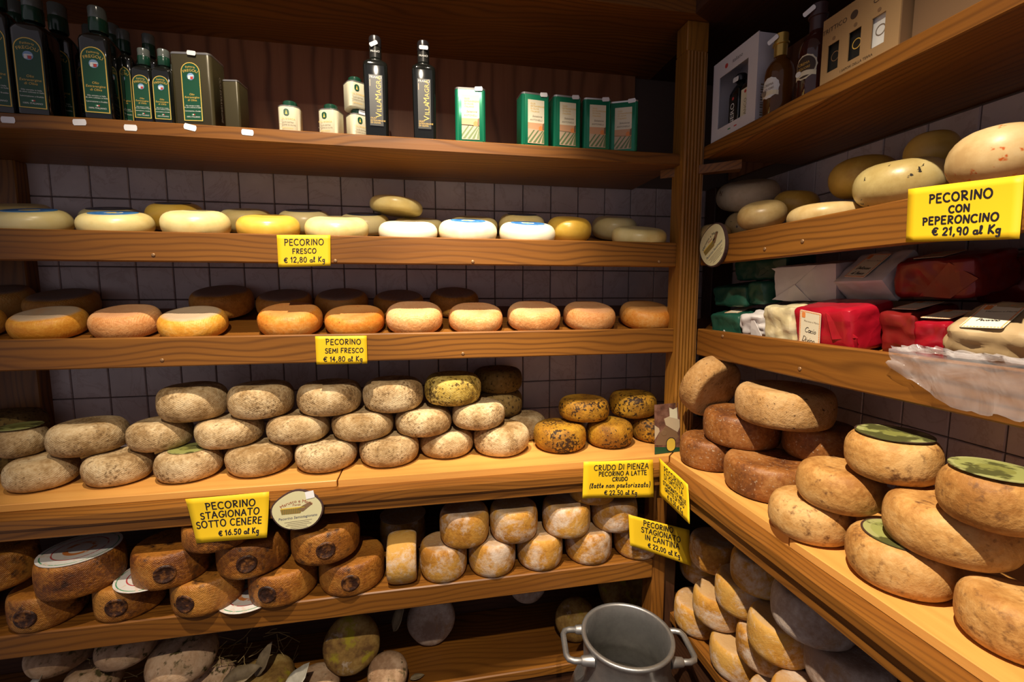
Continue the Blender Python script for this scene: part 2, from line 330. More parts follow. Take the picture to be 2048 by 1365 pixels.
# ------------------------------------------------------------------ mesh helpers
class MB:
    def __init__(s): s.v = []; s.f = []
    def add(s, vs, fs):
        b = len(s.v); s.v += [tuple(p) for p in vs]; s.f += [tuple(b + i for i in q) for q in fs]; return s
    def box(s, x0, x1, y0, y1, z0, z1, bev=0.0):
        if bev <= 0:
            vs = [(x, y, z) for z in (z0, z1) for y in (y0, y1) for x in (x0, x1)]
            return s.add(vs, [(0, 2, 3, 1), (4, 5, 7, 6), (0, 1, 5, 4), (2, 6, 7, 3), (0, 4, 6, 2), (1, 3, 7, 5)])
        vs = []; idx = {}
        for ix, X in ((0, x0), (1, x1)):
            for iy, Y in ((0, y0), (1, y1)):
                for iz, Z in ((0, z0), (1, z1)):
                    dx = bev * (1 - 2 * ix); dy = bev * (1 - 2 * iy); dz = bev * (1 - 2 * iz)
                    for k, p in enumerate(((X, Y + dy, Z + dz), (X + dx, Y, Z + dz), (X + dx, Y + dy, Z))):
                        idx[ix, iy, iz, k] = len(vs); vs.append(p)
        g = lambda a, b, c, k: idx[a, b, c, k]
        fs = []
        for a in (0, 1):
            q = [g(a, 0, 0, 0), g(a, 1, 0, 0), g(a, 1, 1, 0), g(a, 0, 1, 0)]; fs.append(q if a else q[::-1])
            q = [g(0, a, 0, 1), g(0, a, 1, 1), g(1, a, 1, 1), g(1, a, 0, 1)]; fs.append(q if a else q[::-1])
            q = [g(0, 0, a, 2), g(1, 0, a, 2), g(1, 1, a, 2), g(0, 1, a, 2)]; fs.append(q if a else q[::-1])
        for a in (0, 1):
            for b in (0, 1):
                q = [g(a, b, 0, 0), g(a, b, 1, 0), g(a, b, 1, 1), g(a, b, 0, 1)]; fs.append(q if a != b else q[::-1])
                q = [g(a, 0, b, 0), g(a, 0, b, 2), g(a, 1, b, 2), g(a, 1, b, 0)]; fs.append(q if a != b else q[::-1])
                q = [g(0, a, b, 1), g(1, a, b, 1), g(1, a, b, 2), g(0, a, b, 2)]; fs.append(q if a != b else q[::-1])
        for a in (0, 1):
            for b in (0, 1):
                for c in (0, 1):
                    q = [g(a, b, c, 0), g(a, b, c, 1), g(a, b, c, 2)]; fs.append(q if (a + b + c) % 2 else q[::-1])
        return s.add(vs, fs)
    def prism(s, poly, z0, z1, axis=2):
        """extrude a 2-D polygon along an axis"""
        n = len(poly)
        def P(a, b, c): return {2: (a, b, c), 1: (a, c, b), 0: (c, a, b)}[axis]
        vs = [P(a, b, z0) for a, b in poly] + [P(a, b, z1) for a, b in poly]
        fs = [tuple(range(n))[::-1], tuple(range(n, 2 * n))] + [(i, (i + 1) % n, n + (i + 1) % n, n + i) for i in range(n)]
        return s.add(vs, fs)
    def lathe(s, prof, n=32, cx=0, cy=0, cap=True):
        vs = [(cx + r * cos(2 * pi * k / n), cy + r * sin(2 * pi * k / n), z) for r, z in prof for k in range(n)]
        fs = [(i * n + k, i * n + (k + 1) % n, (i + 1) * n + (k + 1) % n, (i + 1) * n + k) for i in range(len(prof) - 1) for k in range(n)]
        if cap:
            fs += [tuple(range(n))[::-1], tuple(range((len(prof) - 1) * n, len(prof) * n))]
        return s.add(vs, fs)
    def loft(s, secs, n=6):
        """rounded-rectangle sections: (z, hx, hy, corner)"""
        rings = []
        for z, hx, hy, c in secs:
            c = min(c, hx, hy); ring = []
            for qx, qy, a0 in ((1, 1, 0), (-1, 1, pi / 2), (-1, -1, pi), (1, -1, 3 * pi / 2)):
                for k in range(n + 1):
                    a = a0 + k / n * pi / 2
                    ring.append((qx * (hx - c) + c * cos(a), qy * (hy - c) + c * sin(a), z))
            rings.append(ring)
        m = len(rings[0]); vs = [p for r in rings for p in r]
        fs = [(i * m + k, i * m + (k + 1) % m, (i + 1) * m + (k + 1) % m, (i + 1) * m + k) for i in range(len(rings) - 1) for k in range(m)]
        fs += [tuple(range(m))[::-1], tuple(range((len(rings) - 1) * m, len(rings) * m))]
        return s.add(vs, fs)
    def tube(s, path, r, n=10, closed=False):
        P = [Vector(p) for p in path]; vs = []; prev = None
        for i, p in enumerate(P):
            t = (P[min(i + 1, len(P) - 1)] - P[max(i - 1, 0)]).normalized()
            a = prev if prev is not None else (Vector((0, 0, 1)) if abs(t.z) < .9 else Vector((1, 0, 0)))
            u = (a - t * a.dot(t)).normalized(); w = t.cross(u); prev = u
            rr = r[i] if isinstance(r, (list, tuple)) else r
            vs += [p + (u * cos(2 * pi * k / n) + w * sin(2 * pi * k / n)) * rr for k in range(n)]
        fs = [(i * n + k, i * n + (k + 1) % n, (i + 1) * n + (k + 1) % n, (i + 1) * n + k) for i in range(len(P) - 1) for k in range(n)]
        fs += [tuple(range(n))[::-1], tuple(range((len(P) - 1) * n, len(P) * n))]
        return s.add(vs, fs)
    def mesh(s, name, mat, smooth=False):
        me = bpy.data.meshes.new(name); me.from_pydata(s.v, [], s.f); me.update()
        if mat: me.materials.append(MATS[mat])
        if smooth:
            for p in me.polygons: p.use_smooth = True
        return me
    def build(s, name, mat, parent=None, smooth=False, auto=None):
        me = s.mesh(name, mat, smooth)
        if auto:
            try: me.set_sharp_from_angle(angle=radians(auto))
            except Exception: pass
        return link(name, me, parent)

def link(name, data, parent=None, loc=None, rot=None):
    o = bpy.data.objects.new(name, data); COL.objects.link(o)
    if parent is not None: o.parent = parent
    if loc is not None: o.location = loc
    if rot is not None: o.rotation_euler = rot
    return o
def empty(name, loc=(0, 0, 0), rot=(0, 0, 0)):
    o = bpy.data.objects.new(name, None); COL.objects.link(o); o.location = loc; o.rotation_euler = rot
    o.empty_display_size = .02; return o
def tag(o, label, cat, group=None, kind=None):
    o['label'] = label; o['category'] = cat
    if group: o['group'] = group
    if kind: o['kind'] = kind
    return o
def copy_tree(o, parent=None):
    c = o.copy(); COL.objects.link(c); c.parent = parent
    for ch in list(o.children): copy_tree(ch, c)
    return c
def rrect(hw, hh, r, n=5, cx=0, cy=0):
    pts = []
    for qx, qy, a0 in ((1, 1, 0), (-1, 1, pi / 2), (-1, -1, pi), (1, -1, 3 * pi / 2)):
        for k in range(n + 1):
            a = a0 + k / n * pi / 2
            pts.append((cx + qx * (hw - r) + r * cos(a), cy + qy * (hh - r) + r * sin(a)))
    return pts

# printed lettering: mesh from Blender's own font, flat in XZ facing -Y
def text_mesh(lines, mat, name='lettering', thick=.0002, shear=0.0, font_scale=1.0):
    """lines: (text, x, z, size, align[, rotation, arch radius])"""
    mb = MB()
    for ln in lines:
        t, x, z, size = ln[:4]; al = ln[4] if len(ln) > 4 else 'CENTER'; rot = ln[5] if len(ln) > 5 else 0; arch = ln[6] if len(ln) > 6 else 0
        cu = bpy.data.curves.new('t', 'FONT'); cu.body = t; cu.size = size; cu.align_x = al; cu.resolution_u = 2; cu.shear = shear
        ob = bpy.data.objects.new('t', cu); me = bpy.data.meshes.new_from_object(ob)
        vs = []
        for v in me.vertices:
            a, b = v.co.x, v.co.y
            if arch:
                an = a / arch; a, b = (arch + b) * sin(an), (arch + b) * cos(an) - arch
            ca, sa = cos(rot), sin(rot)
            vs.append((x + a * ca - b * sa, -thick, z + a * sa + b * ca))
        mb.add(vs, [tuple(p.vertices) for p in me.polygons])
        bpy.data.objects.remove(ob); bpy.data.curves.remove(cu); bpy.data.meshes.remove(me)
    return mb.mesh(name, mat)

# hand lettering: monoline marker strokes
def arc(cx, cy, rx, ry, a0, a1, n=9):
    return [(cx + rx * cos(radians(a0 + (a1 - a0) * k / n)), cy + ry * sin(radians(a0 + (a1 - a0) * k / n))) for k in range(n + 1)]
GL = {
 'A': (.72, [[(0, 0), (.34, 1), (.70, 0)], [(.12, .36), (.58, .36)]]),
 'C': (.68, [arc(.40, .5, .38, .5, 50, 310)]),
 'D': (.70, [[(.06, 0), (.06, 1)], [(.0, 1)] + arc(.2, .5, .46, .5, 90, -90) + [(0, 0)]]),
 'E': (.56, [[(.52, 1), (.06, 1), (.06, 0), (.54, 0)], [(.06, .52), (.46, .52)]]),
 'F': (.54, [[(.54, 1), (.06, 1), (.06, 0)], [(.06, .52), (.44, .52)]]),
 'G': (.74, [arc(.40, .5, .38, .5, 50, 340) + [(.76, .44), (.46, .44)]]),
 'I': (.16, [[(.08, 0), (.08, 1)]]),
 'L': (.54, [[(.06, 1), (.06, 0), (.52, 0)]]),
 'M': (.82, [[(.04, 0), (.08, 1), (.41, .35), (.74, 1), (.78, 0)]]),
 'N': (.70, [[(.06, 0), (.06, 1), (.62, 0), (.62, 1)]]),
 'O': (.78, [arc(.38, .5, .36, .5, 90, 450, 14)]),
 'P': (.58, [[(.08, 0), (.08, 1)], [(.0, .98)] + arc(.22, .74, .32, .25, 90, -90) + [(.08, .48)]]),
 'R': (.62, [[(.08, 0), (.08, 1)], [(.0, .98)] + arc(.22, .75, .30, .24, 90, -90) + [(.1, .5), (.58, 0)]]),
 'S': (.56, [arc(.30, .75, .24, .24, 40, 250) + arc(.27, .25, .26, .26, 80, -150)]),
 'T': (.66, [[(0, 1), (.66, 1)], [(.33, 1), (.33, 0)]]),
 'U': (.66, [[(.06, 1), (.06, .3)] + arc(.33, .28, .27, .28, 180, 360) + [(.60, 1)]]),
 'Z': (.60, [[(.04, 1), (.56, 1), (.04, 0), (.58, 0)], [(.14, .5), (.46, .5)]]),
 'K': (.60, [[(.08, 0), (.08, 1)], [(.54, 1), (.10, .48), (.58, 0)]]),
 '0': (.56, [arc(.28, .5, .25, .5, 90, 450, 12)]),
 '1': (.30, [[(.02, .72), (.2, 1), (.2, 0)]]),
 '2': (.56, [arc(.27, .74, .23, .26, 170, -30) + [(.04, 0), (.54, 0)]]),
 '4': (.56, [[(.36, 0), (.36, 1), (.02, .34), (.54, .34)]]),
 '5': (.56, [[(.50, 1), (.12, 1), (.10, .56)] + arc(.26, .31, .25, .30, 120, -140)]),
 '6': (.54, [[(.42, 1)] + arc(.30, .30, .25, .30, 150, 510, 12)]),
 '8': (.54, [arc(.27, .76, .20, .23, 270, -90, 10), arc(.27, .27, .25, .27, 90, 450, 10)]),
 '9': (.54, [arc(.27, .72, .22, .27, 0, 360, 10), [(.49, .74), (.44, 0)]]),
 '3': (.54, [arc(.24, .76, .22, .24, 150, -80) + arc(.24, .27, .26, .27, 80, -150)]),
 'e_': (.66, [arc(.42, .5, .34, .46, 50, 310), [(0, .6), (.50, .6)], [(0, .42), (.46, .42)]]),
 ',': (.22, [[(.14, .10), (.06, -.18)]]), '.': (.22, [[(.08, .02), (.12, .06)]]),
 '(': (.28, [arc(.40, .45, .34, .75, 130, 230)]), ')': (.28, [arc(-.12, .45, .34, .75, 50, -50)]),
 'a': (.50, [arc(.24, .25, .21, .25, 30, 390, 10), [(.45, .50), (.46, 0), (.54, .06)]]),
 'l': (.30, [[(0, .06), (.20, .7)] + arc(.14, .86, .08, .14, 0, 180, 5) + [(.08, .2), (.16, 0), (.28, .08)]]),
 't': (.34, [[(.16, .95), (.12, .12), (.2, 0), (.34, .08)], [(-.02, .60), (.34, .60)]]),
 'e': (.44, [[(0, .2), (.36, .32)] + arc(.22, .26, .17, .25, 30, 320, 9)]),
 'n': (.50, [[(.04, .5), (.04, 0)], [(.04, .3)] + arc(.24, .32, .16, .18, 150, 0, 5) + [(.42, .04), (.52, .06)]]),
 'o': (.46, [arc(.22, .25, .19, .25, 90, 450, 10)]),
 'p': (.50, [[(.06, .5), (.02, -.45)], arc(.26, .26, .19, .25, 160, -160, 9)]),
 's': (.40, [[(0, .04), (.22, .52), (.34, .2)] + arc(.2, .12, .14, .13, 30, -150, 5)]),
 'r': (.36, [[(.04, .5), (.04, 0)], [(.04, .3), (.18, .5), (.34, .46)]]),
 'i': (.22, [[(.06, .5), (.08, .04), (.2, .06)], [(.08, .74), (.10, .78)]]),
 'z': (.44, [[(.02, .5), (.38, .5), (.04, 0), (.42, .02)]]),
 'g': (.50, [arc(.22, .26, .19, .24, 20, 380, 9), [(.42, .5), (.40, -.3)] + arc(.24, -.32, .16, .16, 0, -150, 5)]),
 'd': (.50, [arc(.22, .25, .2, .25, 30, 390, 9), [(.44, 1), (.42, .02), (.5, .04)]]),
 'm': (.66, [[(.04, .5), (.04, 0)], [(.04, .3)] + arc(.18, .34, .13, .15, 150, 0, 4) + [(.31, 0)], [(.31, .3)] + arc(.45, .34, .13, .15, 150, 0, 4) + [(.58, .02), (.66, .06)]]),
 'u': (.50, [[(.04, .5), (.06, .12)] + arc(.22, .14, .17, .14, 180, 340, 5) + [(.42, .5), (.42, .02), (.52, .06)]]),
 'c': (.42, [arc(.24, .25, .2, .25, 50, 310, 8)]),
 'v': (.44, [[(.02, .5), (.2, 0), (.4, .5)]]),
 'b': (.48, [[(.06, 1), (.06, .02)], arc(.24, .25, .19, .25, 150, -180, 9)]),
 'f': (.36, [arc(.28, .82, .12, .16, 40, 180, 5) + [(.12, -.3)], [(-.02, .5), (.3, .5)]]),
 'B': (.60, [[(.08, 0), (.08, 1)], [(.02, 1)] + arc(.24, .76, .24, .23, 90, -90, 6) + arc(.24, .27, .30, .27, 90, -90, 7) + [(.04, 0)]]),
 'V': (.62, [[(0, 1), (.3, 0), (.6, 1)]]),
}
def hand(text, x, z, h, align='C', rng=None, slant=0.0, gap=.20, jit=.04, maxw=None):
    """polylines of one line of hand lettering, baseline at z, height h"""
    rng = rng or random.Random(5); out = []; cx = 0
    toks = []
    for ch in text: toks.append('e_' if ch == '€' else ch)
    for ch in toks:
        if ch == ' ': cx += .42; continue
        w, st = GL[ch]; dy = rng.uniform(-jit, jit); sc = 1 + rng.uniform(-jit, jit); sl = slant + rng.uniform(-jit, jit)
        for pl in st: out.append([(cx + (a + b * sl) * sc, b * sc + dy) for a, b in pl])
        cx += w * sc + gap
    W = cx - gap; ox = {'C': -W / 2, 'L': 0}[align]
    sx = min(1, maxw / (W * h)) if maxw else 1
    return [[(x + (ox + a) * h * sx, z + b * h) for a, b in pl] for pl in out]
def ribbons(polys, hw, fmap, mb=None):
    mb = mb or MB()
    split = []
    for pl in polys:
        cur = [pl[0]]
        for k in range(1, len(pl)):
            cur.append(pl[k])
            if k < len(pl) - 1:
                u = Vector(pl[k]) - Vector(pl[k - 1]); w = Vector(pl[k + 1]) - Vector(pl[k])
                if u.length > 1e-9 and w.length > 1e-9 and u.angle(w) > .8: split.append(cur); cur = [pl[k]]
        split.append(cur)
    for pl in split:
        pts = [Vector((a, b)) for a, b in pl]; n = len(pts); off = []
        for i in range(n):
            t = pts[min(i + 1, n - 1)] - pts[max(i - 1, 0)]
            if t.length < 1e-9: t = Vector((1, 0))
            t.normalize(); off.append(Vector((-t.y, t.x)) * hw)
        # slightly extended round-ish ends
        t0 = (pts[0] - pts[1]).normalized() * hw * .7; t1 = (pts[-1] - pts[-2]).normalized() * hw * .7
        L = [pts[0] + t0 + off[0] * .5] + [p + o for p, o in zip(pts, off)] + [pts[-1] + t1 + off[-1] * .5]
        Rr = [pts[0] + t0 - off[0] * .5] + [p - o for p, o in zip(pts, off)] + [pts[-1] + t1 - off[-1] * .5]
        vs = [fmap(p.x, p.y) for p in L] + [fmap(p.x, p.y) for p in Rr]; k = len(L)
        mb.add(vs, [(i, i + 1, k + i + 1, k + i) for i in range(k - 1)])
    return mb

# ------------------------------------------------------------------ the room shell
def struct(o): o['kind'] = 'structure'; return o
struct(MB().box(-.9, 2.4, -3.2, .15, -.06, 0).build('floor', 'floor_tile'))
struct(MB().box(-.9, 2.4, -3.2, .15, 4.0, 4.05).build('ceiling', 'plaster'))
wb = struct(MB().box(-.9, 2.4, .004, .10, 0, 4.0).build('wall_back', 'grout'))
wr = struct(MB().box(2.194, 2.30, -3.2, .004, 0, 4.0).build('wall_right', 'grout'))
def tile_mesh():
    a, b, t = .0488, .0470, .007
    vs = [(-a, 0, -a), (a, 0, -a), (a, 0, a), (-a, 0, a), (-a, -t * .6, -a), (a, -t * .6, -a), (a, -t * .6, a), (-a, -t * .6, a),
          (-b, -t, -b), (b, -t, -b), (b, -t, b), (-b, -t, b)]
    fs = [(0, 1, 5, 4), (1, 2, 6, 5), (2, 3, 7, 6), (3, 0, 4, 7), (4, 5, 9, 8), (5, 6, 10, 9), (6, 7, 11, 10), (7, 4, 8, 11), (8, 9, 10, 11)]
    return MB().add(vs, fs).mesh('tile', 'tile_glaze')
TM = tile_mesh(); rng = random.Random(3)
for i in range(-3, 22):
    for j in range(9):
        z = 1.15 + .1 * j
        if z > 2.0: continue
        o = link('tile', TM, wb, (.05 + .1 * i, .004, z), (rng.uniform(-.006, .006), 0, rng.uniform(-.006, .006)))
for i in range(0, 11):
    for j in range(9):
        z = 1.15 + .1 * j
        o = link('tile', TM, wr, (2.194, -.05 - .1 * i, z), (rng.uniform(-.006, .006), 0, pi / 2 * 1 + rng.uniform(-.006, .006)))
        o.rotation_euler = (0, 0, -pi / 2 + rng.uniform(-.006, .006))
# dark planks lining the wall below the worktop
for k in range(8):
    MB().box(-.6, 2.18, -.012, .004, .02 + .13 * k, .02 + .13 * k + .127, .002).build('plank', 'wood_dark_x', wb)
    MB().box(2.178, 2.194, -1.7, -.012, .02 + .13 * k, .02 + .13 * k + .127, .002).build('plank', 'wood_dark_y', wr)

# ------------------------------------------------------------------ shelving along the back wall
ub = tag(empty('wall_shelving', (.65, -.2, 0)), 'brown wooden shelving against the tiled wall with bottles along its top shelf', 'shelving', 'wooden shop shelving')
ur = tag(empty('wall_shelving', (2.0, -.9, 0)), 'brown wooden shelving on the side wall holding wrapped cheeses and gift boxes', 'shelving', 'wooden shop shelving')
def part(name, mb, mat, parent, smooth=False):
    o = mb.build(name, mat, None, smooth); o.parent = parent; o.matrix_parent_inverse = Matrix.Translation(parent.location).inverted()
    return o
XL = -.55
part('shelf_board', MB().box(XL, 1.80, -.33, -.012, 1.988, 2.020, .002), 'wood_brown_x', ub)
part('back_panel', MB().box(XL, 1.80, -.012, .003, 2.020, 2.375), 'veneer', ub)
part('crown_board', MB().prism([(XL, -.375), (1.80, -.375), (1.862, -.345), (1.862, .0), (XL, .0)], 2.375, 2.43), 'wood_brown_x', ub)
def incl_board(z0, th, x0, x1, parent):
    # inclined display board resting behind its fascia
    c, s = cos(th), sin(th); t = .016; L = .312 / c
    p0 = Vector((0, -.325, z0)); d = Vector((0, c, s)); n = Vector((0, -s, c))
    a = [p0, p0 + d * L, p0 + d * L - n * t, p0 - n * t]
    vs = [(x, p.y, p.z) for x in (x0, x1) for p in a]
    part('shelf_board', MB().add(vs, [(0, 1, 2, 3), (7, 6, 5, 4), (0, 4, 5, 1), (1, 5, 6, 2), (2, 6, 7, 3), (3, 7, 4, 0)]), 'wood_brown_x', parent)
incl_board(1.742, .25, XL, 1.80, ub)
incl_board(1.487, .27, XL, 1.80, ub)
SCREW = MB().lathe([(.0045, 0), (.0045, .0012), (.003, .002)], 10).mesh('screw', 'screw_metal', True)
def screws(pts, fascia, parent, rot):
    for p in pts:
        o = link('screw', SCREW, fascia); o.matrix_parent_inverse = (Matrix.Translation(parent.location)).inverted() if False else Matrix()
        o.location = p; o.rotation_euler = rot
def fascia_x(z0, z1, y0, y1, x0, x1, sc):
    mb = MB().box(x0, x1, y0, y1, z0, z1, .003)
    o = part('fascia', mb, 'wood_brown_x', ub)
    screws([(x, y0, z) for x, z in sc], o, ub, (pi / 2, 0, 0)); return o
fascia_x(1.695, 1.767, -.33, -.310, XL, 1.797, [(.42, 1.711), (.835, 1.702), (1.19, 1.704), (1.74, 1.71)])
fascia_x(1.438, 1.512, -.33, -.310, XL, 1.797, [(.42, 1.455), (1.16, 1.452)])
# pine boards over the brown worktop
part('pine_board', MB().box(XL, .8245, -.381, -.005, 1.117, 1.135, .0015), 'pine_x', ub)
part('pine_board', MB().prism([(.8285, -.381), (1.764, -.381), (2.145, -.005), (.8285, -.005)], 1.117, 1.135), 'pine_x', ub)
part('worktop', MB().prism([(XL, -.433), (1.713, -.433), (2.15, .0), (XL, .0)], 1.096, 1.117), 'wood_brown_x', ub)
part('worktop_moulding', MB().box(XL, 1.72, -.429, -.40, 1.090, 1.0958, .001), 'wood_brown_x', ub)
part('worktop_fascia', MB().box(XL, 1.715, -.424, -.398, 1.066, 1.090, .002), 'wood_brown_x', ub)
part('fascia', MB().box(XL, 1.713, -.402, -.380, .768, .827, .003), 'wood_brown_x', ub)
part('shelf_board', MB().box(XL, 1.78, -.380, -.012, .800, .826), 'wood_brown_x', ub)
part('shelf_board', MB().box(XL, 1.76, -.305, -.012, .410, .440, .003), 'wood_brown_x', ub)
part('kick_board', MB().box(XL, 1.71, -.295, -.275, .0, .410), 'wood_dark_x', ub)
# left uprights near the wall
part('upright', MB().box(-.20, -.052, -.045, .0, 1.135, 1.99, .003), 'wood_brown_z', ub)
part('upright', MB().box(-.27, -.215, -.10, .0, 1.135, 1.99, .003), 'wood_brown_z', ub)
# fluted corner post
def fluted(x0, x1, yf, yb, z0, z1, n=6):
    prof = []; w = (x1 - x0 - .006) / n
    prof.append((x0, yb)); prof.append((x0, yf + .004))
    for k in range(n):
        a = x0 + .003 + k * w
        for q in range(6):
            t = q / 5; prof.append((a + w * t * .98, yf + .0055 - .0055 * sin(pi * t) ** .6))
    prof.append((x1, yf + .004)); prof.append((x1, yb))
    return MB().prism(prof, z0, z1)
part('fluted_post', fluted(1.795, 1.862, -.348, -.29, 1.1355, 2.295), 'post_wood', ub)
part('post_head', MB().box(1.795, 1.862, -.347, -.29, 2.295, 2.375, .003), 'post_wood', ub)
part('lower_post', MB().box(1.713, 1.756, -.400, -.335, 0, 1.066, .004), 'wood_brown_z', ub)
part('lower_post', MB().box(1.757, 1.80, -.385, -.335, 0, 1.066, .004), 'wood_dark_z', ub)
part('corner_upright', MB().box(2.10, 2.185, -.06, -.0, 1.135, 2.0, .003), 'wood_dark_z', ub)
part('brace', MB().prism([(1.765, -.275), (1.785, -.295), (1.93, -.42), (1.95, -.385)], 1.962, 1.986), 'wood_brown_x', ub)

# ------------------------------------------------------------------ shelving along the right wall
YE = -1.75
part('shelf_board', MB().box(1.86, 2.194, YE, -.345, 2.003, 2.038, .002), 'wood_brown_y', ur)
part('crown_board', MB().prism([(1.80, -.375), (1.80, YE), (2.194, YE), (2.194, .0), (1.8625, .0), (1.8625, -.345)], 2.375, 2.43), 'wood_dark_y', ur)
part('back_panel', MB().box(2.183, 2.1935, YE, -.012, 2.038, 2.375), 'veneer', ur)
def fascia_y(z0, z1, sc):
    o = part('fascia', MB().box(1.86, 1.880, YE, -.35, z0, z1, .003), 'wood_brown_y', ur)
    screws([(1.86, y, z) for y, z in sc], o, ur, (0, -pi / 2, 0)); return o
fascia_y(1.699, 1.775, [(-.72, 1.728), (-.61, 1.722)])
fascia_y(1.432, 1.512, [(-.47, 1.50), (-.735, 1.453)])
def incl_board_y(z0, th):
    c, s = cos(th), sin(th); t = .016; L = .305 / c
    p0 = Vector((1.878, 0, z0)); d = Vector((c, 0, s)); n = Vector((-s, 0, c))
    a = [p0, p0 + d * L, p0 + d * L - n * t, p0 - n * t]
    vs = [(p.x, y, p.z) for y in (YE, -.06) for p in a]
    part('shelf_board', MB().add(vs, [(0, 1, 2, 3), (7, 6, 5, 4), (0, 4, 5, 1), (1, 5, 6, 2), (2, 6, 7, 3), (3, 7, 4, 0)]), 'wood_brown_y', ur)
incl_board_y(1.750, .2)
incl_board_y(1.488, .2)
part('pine_board', MB().prism([(1.767, -.384), (1.760, -.840), (2.19, -.840), (2.19, -.005), (2.148, -.005)], 1.117, 1.135), 'pine_y', ur)
part('pine_board', MB().box(1.758, 2.19, YE, -.844, 1.117, 1.135, .0015), 'pine_y', ur)
part('worktop', MB().prism([(1.7135, -.434), (1.7135, YE), (2.19, YE), (2.19, -.002), (2.151, -.002)], 1.096, 1.117), 'wood_brown_y', ur)
part('worktop_moulding', MB().box(1.7175, 1.75, YE, -.43, 1.090, 1.0958, .001), 'wood_brown_y', ur)
part('worktop_fascia', MB().box(1.722, 1.748, YE, -.43, 1.060, 1.090, .002), 'wood_brown_y', ur)
part('shelf_board', MB().box(1.785, 2.17, YE, -.30, .605, .635, .002), 'wood_brown_y', ur)
part('kick_board', MB().box(1.80, 1.82, YE, -.33, 0, .605), 'wood_dark_y', ur)

# ------------------------------------------------------------------ cheeses
def prof_pts(r, h, e, p, n=15):
    out = []
    for k in range(n):
        a = -pi / 2 + pi * k / (n - 1); c = abs(cos(a)) ** p; s = abs(sin(a)) ** p * (1 if a > 0 else -1)
        out.append((r - e + e * c, h / 2 * s))
    return out
def deform(seed, amt):
    off = Vector((seed * 3.17, seed * 1.31, seed * .77))
    def f(x, y, z):
        v = Vector((x, y, z))
        d = noise.noise(v * 14 + off) * amt + noise.noise(v * 34 + off) * amt * .45
        rad = 1 + d
        return (x * rad, y * rad, z * (1 + d * .35))
    return f
NA = 44
def cheese_mesh(kind, r, h, e, p, seed, amt):
    f = deform(seed, amt); pr = prof_pts(r, h, e, p); fl = r - e
    full = [(fl * q, -h / 2) for q in (.35, .75)] + pr + [(fl * q, h / 2 - (.0012 if q < .8 else 0)) for q in (.9, .6, .3)]
    vs = [f(0, 0, -h / 2)]
    for rho, z in full:
        for k in range(NA):
            a = 2 * pi * k / NA; vs.append(f(rho * cos(a), rho * sin(a), z))
    vs.append(f(0, 0, h / 2 - .0012)); m = len(full); last = len(vs) - 1
    fs = [(0, 1 + (k + 1) % NA, 1 + k) for k in range(NA)]
    fs += [(1 + i * NA + k, 1 + i * NA + (k + 1) % NA, 1 + (i + 1) * NA + (k + 1) % NA, 1 + (i + 1) * NA + k) for i in range(m - 1) for k in range(NA)]
    fs += [(1 + (m - 1) * NA + k, 1 + (m - 1) * NA + (k + 1) % NA, last) for k in range(NA)]
    return MB().add(vs, fs).mesh('cheese', kind, True)
def side_rho(r, h, e, p, z):
    s = min(1, abs(z) / (h / 2)) ** (1 / p); return r - e + e * max(0, 1 - s * s) ** (p / 2)
def label_disc(mat, R, h, f, parent, name='paper_label', lift=.0009, sx=1.0):
    vs = [(0, 0, f(0, 0, h / 2 - .0012)[2] + lift + .0012)]; n = 36; rings = 5
    for i in range(1, rings + 1):
        for k in range(n):
            a = 2 * pi * k / n; x, y = R * i / rings * cos(a) * sx, R * i / rings * sin(a)
            q = f(x, y, h / 2); vs.append((x, y, q[2] + lift))
    b = len(vs)
    for k in range(n):
        x, y, z = vs[1 + (rings - 1) * n + k]; vs.append((x, y, z - .0012))
    fs = [(0, 1 + k, 1 + (k + 1) % n) for k in range(n)]
    for i in range(rings - 1):
        fs += [(1 + i * n + k, 1 + (i + 1) * n + k, 1 + (i + 1) * n + (k + 1) % n, 1 + i * n + (k + 1) % n) for k in range(n)]
    fs += [(1 + (rings - 1) * n + k, b + k, b + (k + 1) % n, 1 + (rings - 1) * n + (k + 1) % n) for k in range(n)]
    return MB().add(vs, fs).build(name, mat, parent)
def stamp(th, r, h, e, p, f, parent):
    """burnt round brand on the side: a sunk-looking disc with a raised ring"""
    n = 26; R = .024
    def P(rr, a, l):
        z = rr * sin(a) * .95; t = th + rr * cos(a) / r; rho = side_rho(r, h, e, p, z)
        q = Vector(f(rho * cos(t), rho * sin(t), z)); return q + Vector((cos(t), sin(t), 0)) * l
    vs = [P(0, 0, .0012)]
    spec = [(.35, .0010), (.7, .0012), (.78, .0026), (.92, .0026), (1.0, .0002)]
    for q, l in spec:
        vs += [P(R * q, 2 * pi * k / n, l) for k in range(n)]
    fs = [(0, 1 + k, 1 + (k + 1) % n) for k in range(n)]
    for i in range(len(spec) - 1):
        fs += [(1 + i * n + k, 1 + (i + 1) * n + k, 1 + (i + 1) * n + (k + 1) % n, 1 + i * n + (k + 1) % n) for k in range(n)]
    return MB().add(vs, fs).build('stamp', 'burnt', parent, True)
AMT = dict(cenere=.035, cenere_yellow=.03, cenere_dark=.03, crudo=.03, rough=.05, mossy=.05, tan=.03, tanrough=.025, stamped=.02, barrel=.02, brownwheel=.02, floury=.03, spot=.04, spotyellow=.03)
